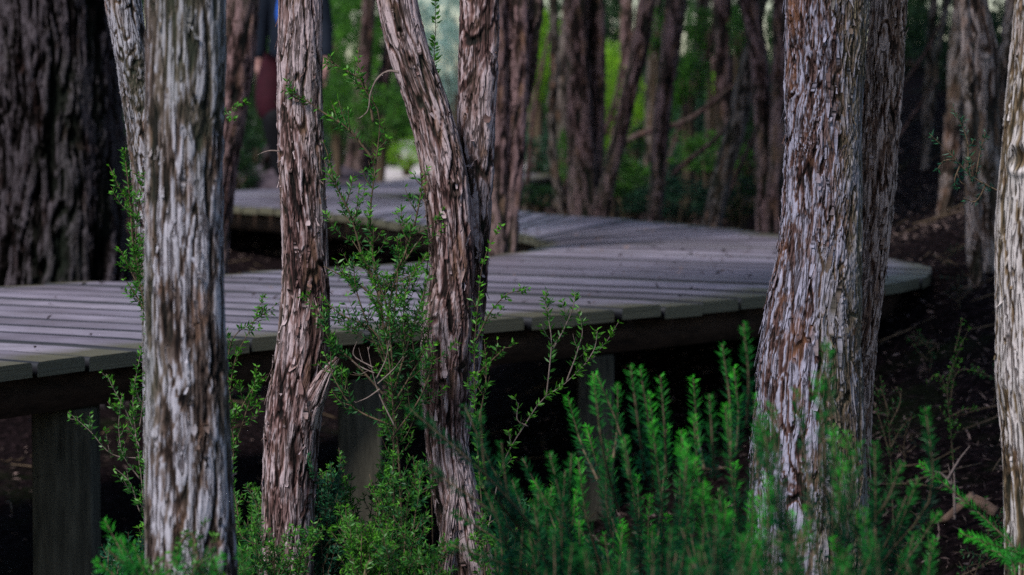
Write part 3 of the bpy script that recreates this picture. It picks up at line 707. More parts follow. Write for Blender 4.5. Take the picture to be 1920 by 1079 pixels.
# ------------------------------------------------------------------ plants
def stemmed(name, label, cat, stems, mat, d, leaf=(.012, .0035), gap=.006, side=.10, side_n=1.0, tint=(.1, .9), thick=.0022, seed=0, needle=False, stem_mat='twig', group=None, bare=0.0, root=None, spread=1.0, lean=(0, 0)):
    """stems: list of pixel polylines root->tip [(px,py),...] or with own distance (px,py,d)"""
    rg = np.random.default_rng(900 + seed)
    SS_, LS = Soup(), Soup(); first = None
    for st in stems:
        P = [W(q[0], q[1], q[2] if len(q) > 2 else d) for q in st]
        P = [p + rg.normal(0, .004, 3) * (k > 0) for k, p in enumerate(P)]
        n = max(12, len(P) * 6)
        th = thick * (1 if len(P) > 2 else .7)
        c, r = resample(P, np.linspace(th, th * .28, len(P)), n)
        tube(SS_, P, np.linspace(th, th * .28, len(P)), 5, n)
        if first is None: first = P[0]
        s = cum(c); Ltot = s[-1]
        t = np.gradient(c, axis=0); t /= np.linalg.norm(t, axis=1)[:, None] + 1e-9
        paths = [(c, s, t, Ltot, 0.0)]
        # side twigs
        m = int(Ltot / .035 * side_n)
        for k in range(m):
            f_ = rg.uniform(.22 + bare * .5, .97); q = f_ * Ltot
            p = np.array([np.interp(q, s, c[:, a]) for a in range(3)]); tt = np.array([np.interp(q, s, t[:, a]) for a in range(3)])
            sd = np.cross(tt, unit(1, rg)[0]); sd /= np.linalg.norm(sd) + 1e-9
            l = side * rg.uniform(.35, 1.1) * (1.15 - f_) * 1.3
            d1 = tt * .75 + sd * .75 * spread; e = [p, p + d1 * l * .5, p + d1 * l * .85 + np.array([0, 0, .25 * l])]
            c2, _ = resample(e, [0, 0, 0], 9); tube(SS_, e, [th * .4, th * .28, th * .14], 4, 6)
            s2 = cum(c2); t2_ = np.gradient(c2, axis=0); t2_ /= np.linalg.norm(t2_, axis=1)[:, None] + 1e-9
            paths.append((c2, s2, t2_, s2[-1], f_))
        for (c_, s_, t_, L_, fb) in paths:
            m = int(L_ / gap)
            if m < 1: continue
            q = np.sort(rg.uniform(bare if fb == 0 else .1, 1, m)) * L_
            p = np.stack([np.interp(q, s_, c_[:, a]) for a in range(3)], 1); tt = np.stack([np.interp(q, s_, t_[:, a]) for a in range(3)], 1)
            rep = 3 if needle else 2
            p = np.repeat(p, rep, 0); tt = np.repeat(tt, rep, 0); q = np.repeat(q, rep)
            sd = np.cross(tt, unit(len(p), rg)); sd /= np.linalg.norm(sd, axis=1)[:, None] + 1e-9
            dr = tt * rg.uniform(.4, 1.0, len(p))[:, None] + sd * 1.0
            u = q / L_
            tn = tint[0] + (tint[1] - tint[0]) * np.clip(u ** (2.5) * (.75 if fb == 0 else .9) + rg.normal(0, .10, len(p)), 0, 1)
            ls = leaf[0] * rg.uniform(.6, 1.2, len(p)) * np.where(u > .93, .75, 1)
            leaves(LS, p, dr, ls, leaf[1] * rg.uniform(.8, 1.2, len(p)), tn, rg=rg)
    root = first
    t = thing(name, label, cat, (root[0], root[1], root[2]), group)
    obj('stem', SS_.mesh('stem', t.location), M[stem_mat], t)
    if LS.n and gap < .15: obj('foliage', LS.mesh('foliage', t.location, False), M[mat], t)
    return t
def root_pt(px, d, dy=0):
    """a rooting pixel below the frame for ground contact"""
    x = (px - 960) * d / F; z = gz(x, d) - .02
    r = (CAMZ - z) / d; # tan below horizon
    ang = math.atan(r) - PITCH
    return (px, 539.5 + F * math.tan(ang), d)

# tall fine-leaved sprigs, in focus
d = 5.75
stemmed('tea_tree_sapling', 'tall fine-leaved green sapling rising between the papery trunk and the forked trunk', 'sapling', [
    [root_pt(742, d), (748, 1000), (740, 800), (722, 680), (714, 560), (700, 440), (690, 380), (708, 300), (700, 210), (678, 150), (672, 82)],
    [(714, 560), (690, 480), (655, 400), (630, 340), (612, 290), (600, 262)],
    [(700, 300), (650, 240), (600, 210), (572, 190), (530, 172)],
    [(700, 230), (676, 150), (640, 122), (608, 104)],
    [(722, 620), (740, 520), (770, 470), (800, 440)],
    [(716, 560), (760, 470), (784, 400), (790, 340), (792, 322)],
    [(718, 600), (680, 540), (640, 520), (612, 500)]],
    'leaf_fine', d, (.016, .0040), .0060, .10, 1.2, (.3, 1), .0030, 1, bare=.05)
stemmed('tea_tree_bush', 'dense clump of small-leaved twigs spilling over the deck edge left of the forked trunk', 'bush', [
    [root_pt(730, 5.65), (735, 900), (740, 720), (720, 600), (690, 500), (660, 450)],
    [(735, 760), (760, 640), (770, 560), (790, 500)],
    [(730, 700), (700, 620), (640, 590), (600, 560)], [(736, 760), (770, 700), (800, 640), (806, 590)],
    [(728, 650), (740, 560), (742, 480), (745, 440)], [(738, 720), (690, 600), (670, 540), (665, 470)],
    [(738, 720), (720, 560), (706, 500), (700, 430)], [(736, 740), (780, 600), (800, 540), (808, 500)], [(736, 760), (660, 680), (620, 640), (590, 590), (560, 560)],
    [(736, 800), (660, 760), (628, 700), (610, 660)], [(736, 820), (790, 740), (800, 700), (812, 660)]],
    'leaf_fine', 5.65, (.0155, .0036), .0058, .10, 1.5, (.1, 1), .0024, 2)
stemmed('twig_plant', 'sparse yellow-green sprig growing up beside the left edge of the thick pale trunk', 'plant', [
    [root_pt(285, 6.1), (282, 700), (272, 560), (250, 480), (240, 400), (222, 350), (206, 312)], [(272, 560), (258, 470), (262, 380), (268, 320)], [(276, 570), (240, 500), (222, 470)], [(276, 590), (250, 540), (232, 520)], [(250, 470), (240, 360), (236, 300), (240, 280)], [(278, 600), (262, 500), (270, 430)]],
    'leaf_fine', 6.1, (.015, .0042), .0055, .06, 1.2, (.4, 1), .0022, 3, bare=.1)
stemmed('twig_plant', 'wiry sprig against the dark gap below the deck beside the wooden post', 'plant', [
    [root_pt(268, 6.2), (262, 900), (262, 820), (250, 740), (255, 690), (262, 640)], [(262, 840), (240, 770), (212, 730), (196, 700)], [(262, 860), (210, 850), (160, 810), (126, 770)], [(262, 800), (272, 740), (278, 690)], [(263, 900), (232, 850), (224, 800), (230, 740)], [(262, 960), (240, 900), (222, 880)]],
    'leaf_fine', 6.2, (.015, .0042), .0065, .06, 1.1, (.3, 1), .0015, 4, bare=.1, stem_mat='twig_pale')
stemmed('twig_plant', 'sprig with small leaves over the deck edge between the two left trunks', 'plant', [
    [root_pt(440, 6.0), (436, 900), (434, 760), (450, 670), (470, 610), (494, 560), (498, 548)], [(434, 760), (424, 690), (440, 630), (474, 600), (530, 560)], [(436, 850), (460, 780), (480, 720), (484, 690)], [(436, 880), (440, 820), (424, 760), (430, 700)], [(436, 800), (470, 730), (500, 700)]],
    'leaf_fine', 6.0, (.015, .0044), .0065, .06, 1.1, (.4, 1), .0018, 5, bare=.1)
stemmed('twig_plant', 'arching open twig with small leaves against the dark space under the boardwalk', 'plant', [
    [root_pt(930, 5.7), (926, 960), (950, 850), (990, 800), (1020, 750), (1060, 720), (1100, 680), (1130, 640), (1158, 602)], [(1024, 745), (1028, 690), (1034, 640), (1026, 590), (1022, 560), (1020, 545)], [(1034, 660), (1060, 610), (1076, 570), (1080, 552)], [(1062, 716), (1080, 650), (1092, 620), (1088, 590)], [(1100, 680), (1116, 650), (1122, 620)], [(990, 800), (980, 790), (966, 760)]],
    'leaf_fine', 5.7, (.017, .0042), .0075, .05, 1.1, (.35, 1), .0018, 6, bare=.12, stem_mat='twig_pale')
stemmed('twig_plant', 'thin upright leafy shoot hanging before the pale gap between the arms of the fork', 'plant', [
    [root_pt(812, 6.1), (806, 900), (800, 600), (806, 420), (812, 300), (815, 200), (817, 100), (816, 40), (818, 0), (822, -60)]],
    'leaf_fine', 6.1, (.022, .0065), .014, .04, .5, (.4, 1), .0018, 7, bare=.5)
stemmed('vine', 'leafy climber on the lower right edge of the forked trunk', 'climber', [
    [root_pt(900, 5.62), (898, 960), (896, 850), (890, 760), (892, 650), (900, 560), (906, 490), (930, 420)], [(896, 800), (910, 700), (904, 640)], [(892, 640), (930, 580), (960, 550), (990, 545)], [(896, 700), (940, 650), (936, 660)]],
    'leaf_fine', 5.62, (.015, .005), .007, .05, 1.2, (.4, 1), .0018, 8)
stemmed('bare_twig', 'bare pinkish twig curving down from the left arm of the fork', 'twig', [
    [(748, 136), (735, 132), (712, 146), (694, 172), (684, 206), (676, 228)]], 'leaf_fine', 5.72, (.008, .002), .2, .01, 0, (0, .1), .0032, 9, stem_mat='twig_pale')
stemmed('bare_twig', 'short dead twig poking left from the papery trunk beside the person', 'twig', [
    [(524, 284), (510, 286), (496, 290), (484, 294)]], 'leaf_fine', 5.76, (.008, .002), .3, .01, 0, (0, .1), .002, 10, stem_mat='twig_pale')
stemmed('hanging_sprig', 'short bright sprig standing out from the right edge of the thick pale trunk', 'sprig', [
    [(404, 236), (418, 218), (436, 200), (456, 180)], [(414, 222), (426, 228), (438, 232)]], 'leaf_fine', 5.2, (.012, .0034), .003, .02, .8, (.5, 1), .0014, 11)
stemmed('twig_plant', 'bluish needle-leaved twig hanging before the knobbly grey trunk on the right', 'twig', [
    [(1905, 372), (1860, 350), (1820, 326), (1780, 290), (1742, 254)], [(1850, 345), (1822, 380), (1800, 370)], [(1830, 330), (1836, 290), (1852, 250)], [(1800, 310), (1795, 340), (1790, 352)], [(1790, 300), (1772, 300), (1760, 312)], [(1815, 325), (1812, 260), (1792, 200)]],
    'leaf_blue', 5.35, (.014, .0022), .005, .05, .8, (0, .8), .002, 12)
stemmed('grey_dead_twigs', 'tangle of bare grey twigs among the green clump left of the fork', 'twigs', [
    [(740, 800), (712, 730), (700, 690), (690, 650)], [(712, 730), (690, 740), (668, 752)], [(702, 700), (680, 690), (664, 680)], [(706, 710), (730, 670), (728, 640)], [(708, 720), (740, 690), (760, 670)], [(700, 690), (670, 660), (664, 640)]],
    'leaf_fine', 5.6, (.008, .002), .3, .05, 1.2, (0, .1), .0016, 13, stem_mat='twig_pale')

# undergrowth at the foot of the trunks: many small bushes, each of its own
labs = ['small-leaved bush in the bottom left corner, at the foot of the wooden post', 'dark fine bush hiding the foot of the thick pale trunk', 'fine green bush between the two left trunks, low down', 'low bush covering the base of the papery trunk',
        'bushy green growth right of the papery trunk base', 'loose tall bush under the deck edge between papery and forked trunks', 'wispy bush just left of the forked trunk base', 'dark leafy bush in front of the forked trunk base',
        'bush right of the forked trunk, under the arching twig', 'low dark bush in the bottom centre of the picture', 'yellow-flecked bush low between the papery and forked trunks', 'thin bush low behind the arching twig']
us = [(215, 1010, 5.4, 5, 80), (330, 1050, 4.35, 4, 80), (460, 880, 5.9, 8, 60), (520, 960, 5.5, 7, 90), (625, 850, 5.9, 9, 60), (675, 830, 6.0, 10, 80), (745, 860, 5.6, 8, 50), (790, 980, 5.35, 7, 120), (930, 900, 5.9, 8, 60), (985, 960, 5.4, 7, 90), (690, 960, 5.4, 8, 80), (1010, 900, 6.2, 7, 80)]
for k, ((px, top, dd, ns, sp), lab) in enumerate(zip(us, labs)):
    rg = np.random.default_rng(300 + k); stems = []
    rp = root_pt(px, dd)
    for s in range(ns):
        x1 = px + rg.uniform(-sp, sp); y1 = top + abs(rg.normal(0, 60)); mx = px + (x1 - px) * .4
        stems.append([(rp[0] + rg.uniform(-8, 8), rp[1], dd), (mx, 1130 if s % 2 else 1060, dd + rg.uniform(-.1, .1)), ((mx + x1) / 2, (1060 + y1) / 2, dd + rg.uniform(-.12, .12)), (x1, y1, dd + rg.uniform(-.18, .18))])
    stemmed('undergrowth_bush', lab, 'bush', stems, 'leaf_fine' if k % 4 else 'leaf_blue', dd, (.0135, .0032), .0058, .12, 1.25, (.05, .9) if k != 10 else (.3, 1), .0022, 20 + k, bare=.35, group='bushes at the foot of the trunks')

# feathery heath in the foreground, out of focus
def feather(label, root_px, dd, shoots, seed, thick=.0026, tint=(0, 1), up=1.0):
    rg = np.random.default_rng(600 + seed); SS_, LS = Soup(), Soup()
    rp = root_pt(root_px, dd); R0 = W(rp[0], rp[1], dd)
    for (x0, y0, x1, y1, *cv) in shoots:
        bend = cv[0] if cv else rg.uniform(-14, 14); d_ = dd + rg.uniform(-.22, .22)
        a = W(x0, y0, dd * .6 + d_ * .4); b = W((x0 + x1) / 2 + bend, (y0 + y1) / 2, d_); c_ = W(x1, y1, d_)
        P = [a, b, c_]
        if y0 > 1040: P = [R0 + rg.normal(0, .02, 3) * [1, 1, 0], (R0 + a) / 2 + rg.normal(0, .02, 3)] + P
        rad = np.linspace(thick, thick * .3, len(P))
        tube(SS_, P, rad, 5, 24)
        c, _ = resample(P, rad, 80); s = cum(c); t = np.gradient(c, axis=0); t /= np.linalg.norm(t, axis=1)[:, None]
        m = int(s[-1] / .0010); u = rg.uniform(.25 if len(P) > 3 else 0, 1, m); q = u * s[-1]
        p = np.stack([np.interp(q, s, c[:, k]) for k in range(3)], 1); tt = np.stack([np.interp(q, s, t[:, k]) for k in range(3)], 1)
        sd = np.cross(tt, unit(m, rg)); sd /= np.linalg.norm(sd, axis=1)[:, None]
        dr = tt * rg.uniform(.5, 1.2, m)[:, None] + sd
        fromtip = (1 - u) * s[-1]
        ll = .0175 * rg.uniform(.7, 1.2, m) * np.clip(.55 + fromtip / .05, .55, 1)
        tn = tint[0] + (tint[1] - tint[0]) * rg.uniform(.4, 1.2) * np.clip(np.exp(-fromtip / .055) * 1.1 + rg.normal(0, .08, m), 0, 1)
        leaves(LS, p, dr, ll, .0018, tn, rg=rg)
    t = thing('heath_shrub', label, 'shrub', R0, 'feathery heath shrubs in the foreground')
    obj('stem', SS_.mesh('stem', t.location), M['twig'], t); obj('foliage', LS.mesh('foliage', t.location, False), M['leaf_feather'], t)
    return t
def rnd_shoots(seed, n, xr, yr, base, lean=(-40, 40), ln=(120, 300)):
    rg = np.random.default_rng(seed); o = []
    for _ in range(n):
        x1 = rg.uniform(*xr); y1 = rg.uniform(*yr); l = rg.uniform(*ln); o.append((x1 + rg.uniform(*lean), y1 + l, x1, y1))
    return o
feather('bright feathery shrub, leftmost of the plumes standing against the dark under the deck', 1140, 4.5,
    [(1120, 900, 1064, 742, -6), (1160, 960, 1112, 700, -8), (1180, 900, 1118, 702, 10), (1150, 860, 1158, 720, 4), (1210, 900, 1182, 686, 0), (1225, 920, 1200, 692, 6), (1230, 860, 1216, 738, 2), (1250, 900, 1238, 704, 2), (1180, 1079, 1100, 800), (1200, 1079, 1170, 820), (1240, 1079, 1222, 790), (1130, 1079, 1084, 860), (1160, 1060, 1140, 830), (1230, 1040, 1250, 800), (1090, 1079, 1030, 850), (1120, 1079, 1000, 900)] + rnd_shoots(1, 16, (1000, 1260), (850, 1010), 1), 1)
feather('dense feathery shrub in front of the left foot of the big flaking trunk', 1350, 4.3,
    [(1300, 900, 1272, 836, 0), (1320, 880, 1300, 708, -4), (1370, 860, 1354, 646, 6), (1400, 800, 1394, 606, 6), (1380, 850, 1376, 690, 6), (1340, 900, 1330, 740, 0), (1420, 900, 1412, 740, 4), (1310, 1079, 1280, 820), (1340, 1079, 1300, 780), (1400, 1079, 1360, 760), (1400, 1060, 1430, 780)] + rnd_shoots(2, 16, (1260, 1430), (800, 1000), 1), 2)
feather('tall blurred green plumes right in front of the big flaking trunk', 1500, 4.0,
    [(1500, 1079, 1445, 760), (1470, 1079, 1430, 800), (1520, 1000, 1490, 730), (1560, 1079, 1550, 640, 6), (1540, 1000, 1532, 700), (1580, 1079, 1562, 800), (1620, 1079, 1588, 810), (1590, 1079, 1610, 830), (1640, 1079, 1640, 830), (1480, 1079, 1420, 780)] + rnd_shoots(3, 12, (1420, 1640), (850, 1020), 1), 3, tint=(0, .85))
feather('single curved dark green plume reaching right over the shady slope', 1640, 4.2,
    [(1640, 1079, 1735, 765, 60), (1600, 1000, 1690, 870, 20), (1660, 1079, 1720, 900), (1640, 1060, 1700, 930), (1680, 1079, 1760, 960), (1620, 1079, 1640, 900)] + rnd_shoots(4, 4, (1640, 1760), (970, 1050), 1), 4, tint=(0, .5))
feather('dark feathery branches crossing the lower part of the forked trunk', 1040, 4.4,
    [(1040, 1060, 760, 760, 30), (1060, 1079, 870, 760, -20), (1000, 1040, 790, 870, 20), (1040, 1079, 850, 960, 0), (1000, 1079, 840, 1020, 0), (980, 1000, 900, 770, -30), (980, 1000, 940, 830, -10), (1060, 1079, 980, 860), (1030, 1079, 960, 900), (960, 1079, 900, 900)] + rnd_shoots(5, 12, (920, 1080), (880, 1030), 1, (0, 140)), 5, tint=(0, .35))
feather('low blurred green plumes along the bottom of the picture, centre right', 1250, 3.7,
    rnd_shoots(6, 22, (1020, 1400), (980, 1070), 1, (-60, 60), (100, 200)), 6, tint=(0, .3))
feather('low blurred green plumes in the bottom right, below the flaking trunk', 1560, 3.6,
    rnd_shoots(7, 16, (1400, 1700), (985, 1070), 1, (-60, 60), (100, 200)), 7, tint=(0, .4))
feather('small soft green plumes at the bottom left near the thick pale trunk', 250, 4.2,
    [(250, 1079, 196, 975), (260, 1079, 224, 1010), (240, 1079, 200, 1030), (280, 1100, 250, 1020), (230, 1090, 180, 1050), (290, 1100, 300, 1050), (340, 1110, 330, 1040), (400, 1100, 420, 1040), (440, 1110, 450, 1030)], 8, tint=(.2, .8))
feather('yellow-green shoot lying low across the bottom right corner', 1860, 4.6,
    [(1920, 1050, 1724, 870, 10), (1900, 1060, 1830, 1010, 0), (1950, 1060, 1850, 1030), (1930, 1050, 1800, 1000)], 9, tint=(.4, 1))

# thin saplings on the slope at the right
stemmed('slope_sapling', 'thin dull sapling on the dark slope just right of the big flaking trunk', 'sapling', [
    [(1676, 1000, 7.6), (1672, 900, 7.6), (1668, 800, 7.6), (1656, 700, 7.6)], [(1670, 860), (1650, 800), (1640, 760)], [(1670, 840), (1700, 790), (1720, 780)], [(1668, 800), (1690, 740), (1680, 720)], [(1668, 780), (1650, 730), (1640, 740)]],
    'leaf_fine', 7.6, (.012, .003), .010, .07, .9, (.1, .6), .0026, 41)
stemmed('slope_sapling', 'leafy yellow-green seedling halfway down the dark slope on the right', 'sapling', [
    [(1790, 900, 7.9), (1784, 800, 7.9), (1776, 720, 7.9), (1800, 650, 7.9), (1820, 620, 7.9)], [(1780, 760), (1800, 700), (1850, 700)], [(1778, 740), (1750, 700), (1740, 720)], [(1790, 660), (1800, 620), (1806, 600)], [(1784, 780), (1820, 770), (1830, 765)]],
    'leaf_fine', 7.9, (.014, .0042), .010, .06, 1.0, (.4, 1), .0024, 42)
stemmed('dead_sapling', 'dry pale forked stem sticking up from the litter at lower right', 'stem', [
    [(1790, 975, 7.3), (1786, 920, 7.3), (1776, 870, 7.3)], [(1790, 965), (1790, 900), (1788, 870)], [(1776, 900), (1800, 860), (1820, 830)], [(1784, 910), (1760, 890), (1730, 880)]],
    'leaf_fine', 7.3, (.008, .002), .3, .03, .3, (0, .1), .004, 43, stem_mat='twig_pale')
stemmed('fallen_stick', 'long thin dead stick lying across the slope above the plank offcut', 'stick', [
    [(1700, 905, 7.7), (1760, 890, 7.7), (1840, 866, 7.9)], [(1760, 890), (1790, 896)]], 'leaf_fine', 7.7, (.008, .002), .3, .01, 0, (0, .1), .005, 44, stem_mat='twig')
for k, (px, py, dd, hgt) in enumerate(((1700, 860, 8.2, 110), (1745, 960, 7.4, 90), (1740, 700, 9.2, 90), (1800, 640, 9.9, 80), (1850, 930, 7.2, 130), (1690, 1010, 7.2, 110), (1775, 570, 10.6, 60), (1860, 760, 8.6, 100), (1830, 1020, 6.9, 120))):
    rg = np.random.default_rng(70 + k); q0 = W(px, py, dd); q0[2] = gz(q0[0], dd) - .02
    ang = math.atan((CAMZ - q0[2]) / dd) - PITCH; by = 539.5 + F * math.tan(ang)
    st = [[(px, by), (px + rg.uniform(-8, 8), by - hgt * .5), (px + rg.uniform(-20, 20), by - hgt)]]
    for _ in range(3): a_ = rg.uniform(.3, .7); st.append([(px, by - hgt * a_), (px + rg.choice([-1, 1]) * rg.uniform(12, 26), by - hgt * (a_ + .15)), (px + rg.choice([-1, 1]) * rg.uniform(20, 44), by - hgt * (a_ + .3))])
    stemmed('wiry_seedling', 'wiry dark seedling, one of many on the shaded slope at the right', 'seedling', st, 'leaf_fine' if k % 3 else 'leaf_teal', dd, (.013, .0036), .012, .05, .9, (0, .5), .0018, 70 + k, group='wiry seedlings on the slope', bare=.2)
S = Soup(); rg = np.random.default_rng(5); k_ = rg.uniform(0, NPAR + 5, 420); u_ = rg.uniform(.03, .97, 420)
pa_ = np.array([atS(Ad, sA, np.interp(q, np.arange(len(ka)), ka)) for q in k_]); pb_ = np.array([atS(Bd, sB, np.interp(q, np.arange(len(kb)), kb)) for q in k_])
q_ = pa_ + (pb_ - pa_) * u_[:, None]; dr = unit(420, rg); dr[:, 2] = .12 + .1 * np.abs(dr[:, 2])
leaves(S, np.column_stack([q_, np.full(420, DECK + .004)]), dr, rg.uniform(.010, .032, 420), rg.uniform(.004, .010, 420), rg.random(420) ** 2, rg=rg)
o = obj('fallen_leaves', S.mesh('fallen_leaves', smooth=False), M['litter']); o['kind'] = 'stuff'
# offcuts of wood on the slope
def offcut(label, px, py, ln, w, th, yaw, tilt, z=None):
    ds_ = np.linspace(6, 14, 900); hit = [d_ for d_ in ds_ if W(px, py, d_)[2] < gz(W(px, py, d_)[0], d_) + .02]
    p = W(px, py, hit[0] if hit else 8)
    print('offcut', p)
    S = Soup(); rg = np.random.default_rng(int(px))
    n = 9; vv = []
    for k in range(n):
        x = (k / (n - 1) - .5) * ln; jj = rg.normal(0, .0015, 4) * (4 if k in (0, n - 1) else 1)
        vv += [(x + jj[0], -w / 2, 0), (x + jj[1] * 2, w / 2, 0), (x + jj[2] * 3, w / 2, th), (x + jj[3], -w / 2, th)]
    f = [(i * 4 + k, i * 4 + (k + 1) % 4, i * 4 + 4 + (k + 1) % 4, i * 4 + 4 + k) for i in range(n - 1) for k in range(4)]
    S.add(np.array(vv), f + [(3, 2, 1, 0), (n * 4 - 4, n * 4 - 3, n * 4 - 2, n * 4 - 1)])
    o = obj('wood_offcut', S.mesh('offcut', smooth=False), M['wood_litter']); o.location = (p[0], p[1], p[2] + abs(math.sin(tilt)) * ln / 2 + .015); o.rotation_euler = (R(62), -tilt, 0); o.rotation_mode = 'XYZ'
    tag(o, label, 'wood', 'wood offcuts on the slope')
offcut('reddish plank offcut tilted up on the dark slope at lower right', 1796, 990, .11, .018, .009, R(28), R(42))
offcut('short pale block lying beside the reddish plank offcut', 1846, 975, .055, .028, .02, R(-30), R(-35))

# ------------------------------------------------------------------ forest floor litter
rg = np.random.default_rng(77); S = Soup()
n = 90000
x = np.concatenate([rg.uniform(.2, 5, n // 2), rg.uniform(-4, 5, n // 2)]); y = 6.2 + (21 - 6.2) * rg.random(n) ** 1.3
p = np.stack([x, y, ground_z(x, y) + .035 * fbm(np.stack([x, y, 0 * x], 1) * 1.3, 3, 3) + .022 * fbm(np.stack([x, y, 0 * x], 1) * 7, 3, 5) + .006], 1)
dr = unit(n, rg); dr[:, 2] = np.abs(dr[:, 2]) * .35
leaves(S, p, dr, rg.uniform(.008, .045, n), rg.uniform(.002, .008, n), rg.random(n) ** 3.2, rg=rg)
o = obj('leaf_litter', S.mesh('leaf_litter', smooth=False), M['litter']); o['kind'] = 'stuff'
S = Soup()
for _ in range(900):
    x = rg.uniform(-3.5, 4.5); y = rg.uniform(6.5, 20); a = rg.uniform(0, 6.28); l = rg.uniform(.06, .3)
    q = []
    for u in (-.5, 0, .5):
        xx, yy = x + math.cos(a) * l * u, y + math.sin(a) * l * u + rg.normal(0, .01); q.append((xx, yy, gz(xx, yy) + .018 + rg.uniform(0, .03)))
    tube(S, q, [.003, .0028, .0015], 4, 6)
o = obj('fallen_sticks', S.mesh('fallen_sticks'), M['twig']); o['kind'] = 'stuff'

# ------------------------------------------------------------------ background shrubs and trees
bushes = [bush_mesh('shrub_mesh', 80 + k, 110, 28, .12, .13, .4, .95) for k in range(4)]
bn = 0
def shrub(label, px, py, wpx, hpx, dd, mat, name='shrub', group=None, deep=.8):
    global bn
    c = W(px, py, dd); sx = wpx * dd / F / 2; sz = hpx * dd / F / 2
    gb = gz(c[0], c[1])
    t = thing(name, label, 'shrub', (c[0], c[1], gb), group)
    me = bushes[bn % 4]
    if not me.materials: me.materials.append(M[mat])
    o = bpy.data.objects.new('foliage', me); COL.objects.link(o); o.parent = t; o.location = (0, 0, float(c[2] - gb)); o.scale = (sx, max(sx * deep, .3), sz); o.rotation_euler = (0, 0, bn * 1.3 if abs(sx - sx * deep) < .2 * sx else (bn % 2) * math.pi)
    o.material_slots[0].link = 'OBJECT'; o.material_slots[0].material = M[mat]
    S = Soup(); hh = float(c[2] - gb)
    rg = np.random.default_rng(bn)
    for k in range(5):
        a = k * 1.26; tube(S, [(0, 0, -.05), (.2 * sx * math.cos(a), .2 * sx * math.sin(a), hh * .5), (.5 * sx * math.cos(a), .5 * sx * math.sin(a), hh)], [.025, .018, .008], 5, 8)
    o = obj('stem', S.mesh('stem'), M['twig'], t); bn += 1
    return t
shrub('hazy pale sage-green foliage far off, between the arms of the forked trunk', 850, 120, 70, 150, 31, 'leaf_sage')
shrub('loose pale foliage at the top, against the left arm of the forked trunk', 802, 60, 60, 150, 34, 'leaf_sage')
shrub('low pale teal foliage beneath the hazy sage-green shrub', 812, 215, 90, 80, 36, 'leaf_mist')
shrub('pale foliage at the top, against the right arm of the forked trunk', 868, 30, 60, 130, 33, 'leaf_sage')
shrub('soft mid-green shrub at the top, far behind, left of the forked trunk', 660, 60, 190, 200, 36, 'leaf_mid')
shrub('green shrub behind the thin russet stems', 735, 190, 130, 130, 30, 'leaf_mid')
shrub('lime-green rounded shrub beside the far pale track', 762, 288, 70, 60, 25.5, 'leaf_lime')
shrub('dark shrub at the feet of the thin russet stems', 640, 270, 90, 120, 28, 'leaf_dark')
shrub('dark green shrub right of the person', 625, 190, 110, 120, 34, 'leaf_mid')
shrub('shadowy green shrub behind the person on the left', 470, 280, 140, 170, 25, 'leaf_dark')
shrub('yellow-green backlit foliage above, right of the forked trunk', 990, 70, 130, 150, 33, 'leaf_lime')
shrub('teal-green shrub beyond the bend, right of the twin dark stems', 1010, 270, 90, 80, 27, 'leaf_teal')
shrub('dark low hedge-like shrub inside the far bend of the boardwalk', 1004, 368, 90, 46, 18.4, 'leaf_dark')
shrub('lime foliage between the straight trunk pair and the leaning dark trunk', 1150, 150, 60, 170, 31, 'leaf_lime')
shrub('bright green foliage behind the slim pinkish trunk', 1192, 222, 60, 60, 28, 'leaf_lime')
shrub('small patch of lime leaves left of the slanting rough trunk', 1368, 152, 34, 60, 27, 'leaf_lime')
shrub('muted green foliage right of the slim pinkish trunk', 1300, 200, 110, 200, 30, 'leaf_mid')
shrub('green foliage low behind the pair of tall straight trunks', 1060, 220, 60, 260, 29, 'leaf_mid')
shrub('dark teal fern-like shrub behind the deck, right of the slim pinkish trunk', 1270, 375, 90, 80, 15.6, 'leaf_teal')
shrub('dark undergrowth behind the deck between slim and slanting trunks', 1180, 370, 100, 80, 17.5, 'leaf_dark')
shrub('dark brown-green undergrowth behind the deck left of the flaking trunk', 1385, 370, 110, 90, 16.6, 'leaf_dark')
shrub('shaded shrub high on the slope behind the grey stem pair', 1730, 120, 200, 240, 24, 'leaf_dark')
shrub('shaded shrub behind the knobbly trunk', 1850, 160, 180, 260, 21, 'leaf_dark')
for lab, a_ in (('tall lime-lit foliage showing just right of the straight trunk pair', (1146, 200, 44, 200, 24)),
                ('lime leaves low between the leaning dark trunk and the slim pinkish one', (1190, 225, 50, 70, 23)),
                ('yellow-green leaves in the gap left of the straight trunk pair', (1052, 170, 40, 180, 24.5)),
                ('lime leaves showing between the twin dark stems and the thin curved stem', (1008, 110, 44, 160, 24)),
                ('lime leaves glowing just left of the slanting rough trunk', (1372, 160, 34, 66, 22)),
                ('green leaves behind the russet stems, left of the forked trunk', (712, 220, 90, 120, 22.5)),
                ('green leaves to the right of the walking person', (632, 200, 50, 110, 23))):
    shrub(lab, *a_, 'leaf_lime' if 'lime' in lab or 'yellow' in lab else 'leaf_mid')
for lab, a_ in (('green leaf spray between the leaning dark trunk and the pair of straight trunks', (1146, 330, 50, 80, 17)),
                ('soft green leaves in front of the shade right of the slim pinkish trunk', (1290, 150, 60, 110, 19)),
                ('dull green leaves low behind the slanting rough trunk', (1330, 290, 60, 90, 17.5)),
                ('green leaves high behind the slanting rough trunk', (1340, 60, 70, 100, 20)),
                ('leaf spray between the slim pinkish trunk and leaning dark trunk, high up', (1228, 60, 40, 90, 19.5)),
                ('dull leaves beside the thin curved stem', (1058, 300, 36, 110, 18)),
                ('green leaves left of the twisted trunk top', (1385, 60, 36, 90, 18))):
    shrub(lab, *a_, 'leaf_mid')
